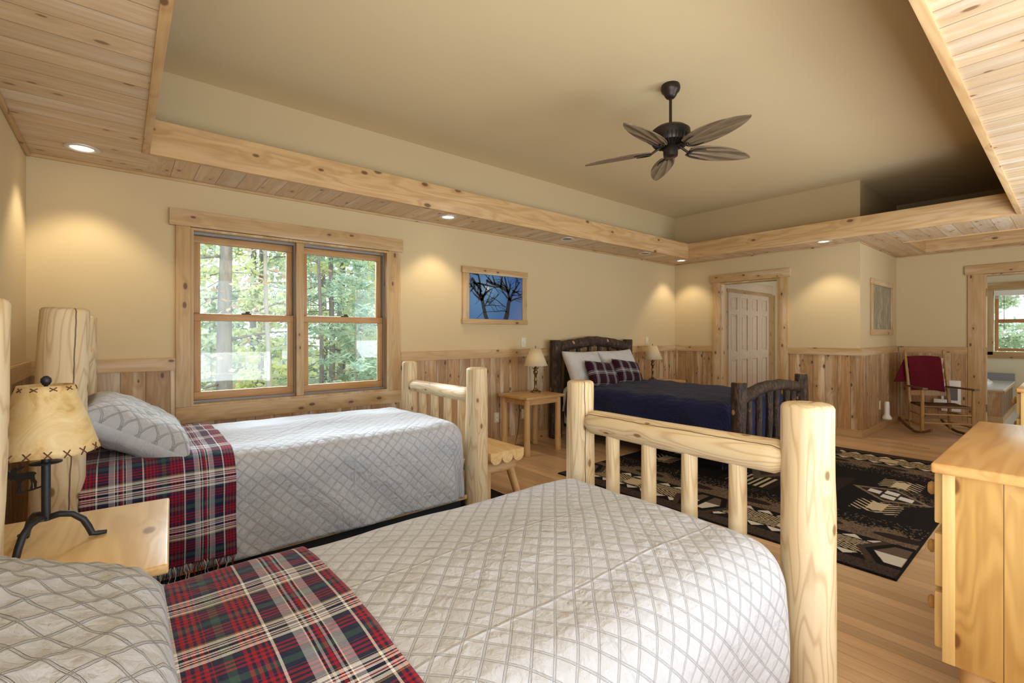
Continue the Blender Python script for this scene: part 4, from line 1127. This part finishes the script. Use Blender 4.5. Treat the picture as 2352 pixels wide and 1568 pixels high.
# ------------------------------------------------------------ wall things
pc = empty('framed_picture', (2.84, YW-.002, 1.402), 0, 'picture of black tree branches against blue sky in a pine frame', 'picture')
bo('frame_board', (-.005, -.032, .555), (.935, 0, .625), M['trim_x'], pc); bo('frame_board', (-.005, -.032, 0), (.935, 0, .055), M['trim_x'], pc)
bo('frame_board', (.005, -.026, .055), (.085, 0, .555), M['trim_z'], pc); bo('frame_board', (.853, -.026, .055), (.925, 0, .555), M['trim_z'], pc)
def skyprint():
    g = G('blue_sky_print'); x, y, z = g.sep(g.obj())
    dx = g.math('SUBTRACT', x, .33); dz = g.math('SUBTRACT', z, .40); r = g.math('SQRT', g.math('ADD', g.math('MULTIPLY', dx, dx), g.math('MULTIPLY', dz, dz)))
    c = g.ramp(r, [(0, srgb(255, 255, 255)), (.012, srgb(240, 244, 250)), (.035, srgb(120, 160, 205)), (.16, srgb(88, 138, 190)), (.45, srgb(48, 104, 176))])
    b = g.math('MULTIPLY', g.ramp(g.math('ADD', x, g.math('MULTIPLY', z, -.6)), [(.45, 0), (.8, 1)]), .6)
    c = g.mix(b, c, srgb(128, 146, 190)); return g.fin(c, .3)
link('print', boxes([((.085, -.014, .055), (.853, -.004, .555))]), skyprint(), pc)
bm = bmesh.new(); rb = random.Random(11)
def stroke(p, a, L, w0, w1, dep):
    pts = [(p[0], p[1])]; n = 8; x, z = p
    for i in range(n):
        a += rb.uniform(-.16, .16); x += cos(a)*L/n; z += sin(a)*L/n; pts.append((x, z))
    lft, rgt = [], []
    for i, (x, z) in enumerate(pts):
        t = i/n; w_ = w0+(w1-w0)*t; k0 = pts[max(i-1, 0)]; k1 = pts[min(i+1, n)]; dx, dz = k1[0]-k0[0], k1[1]-k0[1]; h_ = hypot(dx, dz) or 1
        ok = lambda q: (min(max(q[0], .086), .852), -.0155, min(max(q[1], .056), .554))
        lft.append(bm.verts.new(ok((x-dz/h_*w_, z+dx/h_*w_)))); rgt.append(bm.verts.new(ok((x+dz/h_*w_, z-dx/h_*w_))))
    for i in range(n): bm.faces.new((lft[i], rgt[i], rgt[i+1], lft[i+1]))
    if dep > 0:
        for k in range(4 if dep > 1 else 3):
            i = rb.randint(2, n); sgn = rb.choice((-1, 1)); stroke(pts[i], a+sgn*rb.uniform(.5, 1.1), L*rb.uniform(.4, .7), w1*.8+(w0-w1)*.25, .0018, dep-1)
stroke((.60, .05), 1.25, .27, .034, .022, 0); stroke((.66, .28), 1.0, .28, .02, .006, 2); stroke((.66, .28), 1.75, .30, .019, .008, 2); stroke((.67, .27), .45, .26, .010, .003, 1)
stroke((.66, .38), 2.85, .36, .022, .014, 1); stroke((.33, .05), 1.9, .30, .026, .018, 1); stroke((.24, .32), 1.75, .26, .015, .01, 2); stroke((.24, .3), 2.5, .26, .013, .006, 1)
stroke((.60, .20), 2.6, .30, .006, .002, 1); stroke((.62, .15), 2.9, .35, .006, .002, 1); stroke((.30, .2), .3, .25, .005, .002, 1); stroke((.12, .5), -.6, .2, .02, .008, 2)
stroke((.30, .2), .9, .22, .006, .003, 1); stroke((.5, .35), -2.4, .2, .006, .003, 1); stroke((.63, .3), 2.2, .22, .01, .004, 1); stroke((.2, .45), -.2, .3, .012, .005, 1); stroke((.70, .4), -.1, .15, .008, .004, 1)
bmesh.ops.dissolve_degenerate(bm, dist=1e-5, edges=bm.edges[:])
link('branch_silhouette', bm, plain('print_black', (10, 10, 14), .4), pc)
pc2 = empty('framed_picture', (7.50, YC-.002, 1.28), 0, 'grey-green woodland print in a wood frame on the side wall of the alcove', 'picture')
bo('frame_board', (-.01, -.034, .66), (1.05, 0, .735), M['trim_x'], pc2); bo('frame_board', (-.01, -.034, -.0), (1.05, 0, .075), M['trim_x'], pc2)
bo('frame_board', (0, -.026, .075), (.05, 0, .66), M['trim_z'], pc2); bo('frame_board', (.99, -.026, .075), (1.04, 0, .66), M['trim_z'], pc2)
def woodprint():
    g = G('woodland_print'); v = g.n('VectorMath', dict(operation='MULTIPLY'), i0=g.obj(), i1=(10, 3, 4)).outputs[0]
    nz = g.noise(v, 1, 6, .7, 2.0); return g.fin(g.ramp(nz, [(.3, srgb(96, 98, 84)), (.5, srgb(130, 128, 104)), (.6, srgb(158, 150, 122)), (.72, srgb(216, 206, 178))]), .3)
link('print', boxes([((.05, -.014, .075), (.99, -.004, .66))]), woodprint(), pc2)
def plate_obj(name, x, z, label, cat, toggle):
    e = empty(name, (x, YW-(.0 if z > 1 else WT), z), 0, label, cat)
    link('cover_plate', bbox((-.036, -.007, -.057), (.036, 0, .057), .003), M['offwhite'], e, smooth=True, sharp=40)
    if toggle: link('switch_toggle', bbox((-.006, -.016, -.012), (.006, -.007, .012), .002), M['white'], e)
    else:
        for dz in (-.024, .024): link('socket', bbox((-.014, -.009, dz-.014), (.014, -.006, dz+.014), .002), M['white'], e)
plate_obj('light_switch', 3.73, 1.19, 'ivory light switch above the chair rail below the tree picture', 'light switch', True)
plate_obj('light_switch', 6.27, 1.19, 'ivory light switch above the far brass lamp', 'light switch', True)
plate_obj('wall_outlet', 3.31, .335, 'ivory outlet on the wainscot left of the side table', 'outlet', False)
plate_obj('wall_outlet', 3.72, .335, 'ivory outlet on the wainscot seen between the side table legs', 'outlet', False)
# lamp cord on the floor behind the side table
bm = bmesh.new(); tube(bm, [(3.60, 4.2, .60), (3.62, 4.21, .35), (3.58, 4.2, .12), (3.5, 4.15, .012), (3.62, 4.05, .008), (3.72, 4.12, .01), (3.73, 4.22, .2), (3.72, 4.235, .32)], .0035, 6)
tag(link('lamp_cord', bm, M['mug'], smooth=True), 'thin black lamp cord trailing behind the pine side table', 'cord')
fl = empty('plug_in_flashlight', (7.98, YC-WT, .14), 0, 'white rechargeable flashlight plugged in low on the alcove side wall', 'flashlight')
link('cover_plate', bbox((-.12, -.006, .13), (-.04, 0, .25), .003), M['offwhite'], fl)
bm = bmesh.new(); lathe(bm, [(.05, 0), (.056, .008), (.054, .03), (.034, .055), (.030, .08), (.030, .2), (.026, .235), (.012, .24)], 24, c=(0, -.062, 0)); link('body', bm, M['white'], fl, smooth=True, sharp=50)
ht = empty('wall_heater', (XE-WT, 1.02, .22), 0, 'white electric wall heater behind the rocking chair', 'heater')
link('housing', bbox((-.05, 0, .0), (0, .20, .43), .006), M['white'], ht, smooth=True, sharp=40)
link('lower_cover', bbox((-.055, .14, .03), (0, .28, .16), .006), M['white'], ht, smooth=True, sharp=40)
link('grille', boxes([((-.054, .035, .16+.012*k), (-.05, .165, .166+.012*k)) for k in range(14)]+[((-.0515, .03, .155), (-.0505, .17, .335))]), M['grille'], ht)

# ------------------------------------------------------------ rocking chair
ch = empty('rocking_chair', (8.13, 1.16, 0), radians(213), 'slatted wooden rocking chair with a woven seat in the alcove', 'rocking chair')
CH = wood('oak_chair', srgb(178, 142, 92), srgb(158, 122, 74), axis='Z', knots=0, ring=.25, rough=.35)
CHD = wood('dark_chair_wood', srgb(120, 90, 58), srgb(100, 74, 48), axis='X', knots=0, ring=.25, rough=.35)
def cp(name, pts, rad, mat=CH, seg=12): 
    bm = bmesh.new(); tube(bm, pts, rad, seg); return link(name, bm, mat, ch, smooth=True, sharp=60)
fw, bw = .26, .215
for s in (1, -1):
    cp('front_leg', [(.22, s*fw, .035), (.22, s*fw, .07), (.225, s*fw, .2), (.23, s*fw, .59)], [.012, .02, .021, .018])
    cp('back_post', [(-.17, s*bw, .035), (-.17, s*bw, .075), (-.18, s*bw, .35), (-.24, s*bw, .70), (-.31, s*bw, 1.02), (-.315, s*bw, 1.035), (-.318, s*bw, 1.05), (-.322, s*bw, 1.07), (-.325, s*bw, 1.08)], [.012, .02, .02, .019, .017, .011, .018, .014, .004])
    bm = bmesh.new()   # rocker runner
    n = 16; sec = []
    for i in range(n+1):
        t = i/n; x = -.42+.86*t; z = .012+.10*((x-.02)/.44)**2
        sec.append([(x, s*.24-.011+ (s*.02)*(1 if x > 0 else 0), z-.0), (x, s*.24+.011+(s*.02)*(1 if x > 0 else 0), z-.0), (x, s*.24+.011+(s*.02)*(1 if x > 0 else 0), z+.03), (x, s*.24-.011+(s*.02)*(1 if x > 0 else 0), z+.03)])
    rings_mesh(bm, sec); link('rocker', bm, CHD, ch)
    bm = bmesh.new(); sec = []
    for i in range(9):
        t = i/8; x = -.235+.53*t; w_ = .022+.022*t**2; y = s*(bw+(fw-bw)*t); z = .585+.012*t
        if i == 8: w_ *= .6
        sec.append([(x, y-w_, z), (x, y+w_, z), (x, y+w_, z+.018), (x, y-w_, z+.018)])
    rings_mesh(bm, sec); link('arm', bm, CHD, ch, smooth=True, sharp=40)
    for z in (.13, .26): cp('side_stretcher', [(-.17, s*bw, z), (.22, s*fw, z)], .010, seg=8)
for z in (.17, .28): cp('front_stretcher', [(.222, fw, z), (.222, -fw, z)], .011, seg=8)
cp('back_stretcher', [(-.17, bw, .18), (-.17, -bw, .18)], .011, seg=8)
for z, hh in ((.93, .075), (.80, .05), (.67, .05), (.50, .06)):
    x = -.17-.075*(z-.35)/.35 - (.02 if z > .9 else 0)
    x = -.18-(z-.35)*.19
    bm = bmesh.new(); sec = []
    for i in range(13):
        t = i/12; y = -bw+2*bw*t; cv = .02*sin(pi*t); top = hh/2+.012*sin(pi*t)
        sec.append([(x-cv-.006, y, z-hh/2), (x-cv+.006, y, z-hh/2), (x-cv+.006, y, z+top), (x-cv-.006, y, z+top)])
    rings_mesh(bm, sec); link('back_slat', bm, CH, ch, smooth=True, sharp=40)
bm = bmesh.new(); nn = 22
vv = [[bm.verts.new((-.17+.39*i/nn, (-(bw+(fw-bw)*i/nn))*(1-2*j/nn), .385+.008*sin(i*pi/1.0*.9)*(1 if (i+j) % 2 else -1)-.012*sin(pi*i/nn)*sin(pi*j/nn))) for j in range(nn+1)] for i in range(nn+1)]
for i in range(nn):
    for j in range(nn): bm.faces.new((vv[i][j], vv[i+1][j], vv[i+1][j+1], vv[i][j+1]))
o = link('woven_seat', bm, carpet('woven_rush', (84, 62, 42), (128, 98, 66), 60), ch); md = o.modifiers.new('t', 'SOLIDIFY'); md.thickness = .02
cp('seat_rail', [(.225, fw, .375), (.225, -fw, .375)], .014, CHD)
# burgundy blanket over the chair back
def blanket():
    bm = bmesh.new(); uvl = bm.loops.layers.uv.new('UVMap'); UV = {}; nu, nv = 36, 60; V = []
    for i in range(nu+1):
        s = i/nu; row = []
        for j in range(nv+1):
            t = j/nv; L = -.62+1.12*t   # along the fall: negative = front, positive = behind
            y = -.20+.36*s
            z0 = .985; 
            if L < -.02: dz = -(-L-.02); sidex = 1; 
            elif L > .02: dz = -(L-.02); sidex = -1
            else: dz = 0; sidex = L/.02
            if sidex > -.5 and L < 0: dz *= .74
            if L > 0: dz *= .72; y -= (.16*(L/.5))*(1-s)
            z = z0+dz*(1.0)+.012*sin(pi*s)*(1 if abs(L) < .2 else .5)-.03*(s < .0)
            xb = -.18-(z-.35)*.19
            off = .030+.008*sin(s*9+L*3)+.006*mnoise.noise((s*5, L*9, 2))+.02*max(0, -L)
            x = xb+off*sidex-.012*sin(pi*s)
            z += -.05*max(0, (s-.75))*4*(.3 if L < 0 else 0)
            v = bm.verts.new((x, y-.02*L*(L < 0)*(.5-s)*0, z)); UV[v] = (s*.5, t*1.1); row.append(v)
        V.append(row)
    for i in range(nu):
        for j in range(nv):
            f = bm.faces.new((V[i][j], V[i+1][j], V[i+1][j+1], V[i][j+1]))
            for lp in f.loops: lp[uvl].uv = UV[lp.vert]
    o = link('blanket', bm, M['red_blanket'], smooth=True); o.location = ch.location; o.rotation_euler = ch.rotation_euler
    md = o.modifiers.new('t', 'SOLIDIFY'); md.thickness = .012; md.offset = 0
    tag(o, 'burgundy blanket folded over the back of the rocking chair', 'blanket')
blanket()

# ------------------------------------------------------------ the woods outside
def ground_mat():
    g = G('forest_floor'); nz = g.noise(g.obj(), 2.5, 6, .7); return g.fin(g.ramp(nz, [(.3, srgb(96, 98, 74)), (.5, srgb(126, 130, 92)), (.7, srgb(150, 148, 112))]), .95)
og = link('ground', boxes([((-40, YW+.5, -.7), (60, 60, -.6)), ((12.5, -30, -.7), (60, YW+.5, -.6))]), ground_mat()); st(og)
def leafmat(name, a, b):
    g = G(name); oi = g.noise(g.obj(), 3.0, 2); c = g.mix(g.ramp(oi, [(.4, 0), (.6, 1)]), srgb(*a), srgb(*b))
    m = g.fin(c, .8, Specular_IOR_Level=.2)
    t = g.t; tr = t.nodes.new('ShaderNodeBsdfTranslucent'); g.set(tr.inputs[0], c); mx = t.nodes.new('ShaderNodeMixShader'); mx.inputs[0].default_value = .5
    t.links.new(g.b.outputs[0], mx.inputs[1]); t.links.new(tr.outputs[0], mx.inputs[2]); t.links.new(mx.outputs[0], g.out.inputs[0]); return m
LM = {'pine': leafmat('pine_needles', (150, 178, 160), (178, 198, 178)), 'yellow': leafmat('spring_leaves', (220, 224, 170), (204, 212, 160)), 'pale': leafmat('pale_leaves', (196, 208, 182), (212, 220, 192)), 'brown': leafmat('dead_leaves', (156, 130, 110), (176, 150, 124))}  # leaf colours lightened to stand in for outdoor haze
def barkmat(name, a, b):
    g = G(name); nz = g.noise(g.n('VectorMath', dict(operation='MULTIPLY'), i0=g.obj(), i1=(9, 9, 2)).outputs[0], 1, 5, .7); return g.fin(g.ramp(nz, [(.35, srgb(*a)), (.65, srgb(*b))]), .9)
BM = {'dark': barkmat('tree_bark_grey', (88, 86, 84), (124, 120, 115)), 'birch': barkmat('birch_bark', (108, 106, 101), (142, 140, 135))}  # bark lightened as well, haze mixed into its colour
def tree(x, y, h, r, leaf, bark_, label, seed, nleaf=2600, spread=1.5, zlo=.1, nb=26, lsz=.055, lean=0, cat='tree', group='trees in the woods outside the window', droop=-.1, curve=None):
    rn = random.Random(seed); e = empty('tree', (x, y, -.62), 0, label, cat, group)
    bm = bmesh.new(); n = 14; tp = []
    for i in range(n+1):
        t = i/n; tp.append(Vector((lean*t*h+.05*mnoise.noise((t*3, seed, 0))*h*.2, .04*mnoise.noise((seed, t*3, 0))*h*.2, h*t)))
    tube(bm, tp, [r*(1-.85*i/n) for i in range(n+1)], 8)
    tips = []
    for k in range(nb):
        t = zlo+(1-zlo)*(k+.5)/nb; i = min(n-1, int(t*n)); p = tp[i].lerp(tp[i+1], t*n-i); a = rn.uniform(0, 2*pi); L = spread*(1-.75*t)*rn.uniform(.6, 1.15)
        up = droop+rn.uniform(-.05, .35 if leaf != 'pine' else .12); q = [p]; d = Vector((cos(a), sin(a), up))
        for m in range(4):
            d = d+Vector((rn.uniform(-.2, .2), rn.uniform(-.2, .2), rn.uniform(-.12, .12))); q.append(q[-1]+d.normalized()*L/4)
        tube(bm, q, [r*.22*(1-t*.6), r*.17, r*.12, r*.07, r*.03], 5); tips.append(q)
        for m in (1, 2, 3):
            dd = (d+Vector((rn.uniform(-1, 1), rn.uniform(-1, 1), rn.uniform(-.4, .5)))).normalized()*L*.4; qq = [q[m], q[m]+dd*.5, q[m]+dd+Vector((0, 0, rn.uniform(-.1, .1)))]
            tube(bm, qq, [r*.07, r*.05, r*.02], 4); tips.append(qq)
    link('trunk', bm, BM[bark_], e, smooth=True)
    if nleaf:
        bm = bmesh.new()
        for k in range(nleaf):
            q = rn.choice(tips); i = rn.randint(0, len(q)-2); p = q[i].lerp(q[i+1], rn.random())+Vector((rn.gauss(0, .07), rn.gauss(0, .07), rn.gauss(0, .05)))*spread*.75
            s = lsz*rn.uniform(.6, 1.3); u = Vector((rn.gauss(0, 1), rn.gauss(0, 1), rn.gauss(0, .7))).normalized(); v = u.orthogonal().normalized()
            if leaf == 'pine': v = v*.35; u = u*1.5
            bm.faces.new([bm.verts.new(p+u*s), bm.verts.new(p+v*s*.8), bm.verts.new(p-u*s), bm.verts.new(p-v*s*.8)])
        link('foliage', bm, LM[leaf], e, smooth='raw')
    return e
PL, YL, BL_ = 'pale green pine standing in the woods outside the double window', 'yellow-green leafy tree in the woods outside the double window', 'bare pale-barked tree in the woods outside the double window'
import_trees = [
    (1.78, 8.2, 6.5, .045, 'brown', 'birch', 'slim bare birch with dead leaves close outside the left window sash', 1, 160, 1.0, 26, .05),
    (1.27, 8.6, 8, .13, 'pale', 'dark', 'thick pale trunk seen through the left window sash', 2, 500, 1.8, 22, .05),
    (4.6, 8.8, 7.5, .07, 'pine', 'dark', PL, 3, 5200, 1.3, 40, .055), (5.9, 10.6, 9, .08, 'pine', 'dark', PL, 4, 6000, 1.6, 44, .06), (3.9, 11.5, 9, .08, 'pine', 'dark', PL, 5, 5200, 1.7, 44, .065),
    (2.6, 12.5, 9, .09, 'yellow', 'dark', YL, 6, 3200, 2.4, 34, .07), (5.0, 14, 9, .10, 'yellow', 'birch', YL, 7, 4200, 2.6, 34, .08), (1.0, 13.5, 10, .10, 'pale', 'birch', YL, 8, 3000, 2.8, 34, .08),
    (7.4, 15, 10, .10, 'pine', 'dark', PL, 9, 5200, 2.2, 44, .08), (3.3, 17, 12, .12, 'pale', 'birch', YL, 10, 4200, 3.0, 36, .1), (9.5, 19, 12, .12, 'yellow', 'birch', YL, 11, 4200, 3.2, 36, .1),
    (6.3, 19.5, 12, .14, 'pine', 'dark', PL, 12, 5200, 2.6, 44, .1), (0.3, 18, 12, .14, 'pine', 'dark', PL, 13, 4200, 2.6, 40, .1), (2.0, 21, 12, .12, 'yellow', 'birch', YL, 14, 4200, 3.2, 36, .11),
    (6.6, 12.6, 8, .05, 'brown', 'birch', BL_, 15, 200, 1.8, 34, .05), (3.1, 9.8, 8, .05, 'brown', 'dark', BL_, 16, 120, 1.5, 34, .05), (8.0, 22, 12, .14, 'pale', 'dark', YL, 17, 4200, 3.2, 36, .12), (11.5, 25, 12, .15, 'pine', 'dark', PL, 18, 4600, 3.0, 40, .12)]
SB = 'low pale green undergrowth shrub outside the double window'
for q_, (x, y) in enumerate(((1.2, 9.6), (2.2, 10.6), (3.3, 8.4), (4.6, 11.4), (5.6, 9.2), (1.9, 12.8), (7.4, 12.2))):
    import_trees.append((x, y, 2.6+.3*(q_ % 3), .025, ('pale', 'yellow', 'pine')[q_ % 3], 'dark', SB, 60+q_, 2400, 1.0, 26, .055))
for (x, y, h, r, lf, bk, lb, sd, nl_, sp, nb, ls) in import_trees:
    tree(x, y, h, r, lf, bk, lb, sd, nl_, sp, .08, nb, ls)
for k, (x, y, h, lf) in enumerate(((21, 1.9, 4.2, 'pale'), (24, -.2, 5.2, 'pine'), (22, -2.4, 4.6, 'yellow'), (27, 3.2, 6, 'pine'), (29, -4, 6, 'pale'))):
    tree(x, y, h, .07, lf, 'dark', 'pale shrubby tree seen through the bathroom window', 40+k, 12000, 2.4, .02, 34, .06, group='trees outside the bathroom window')
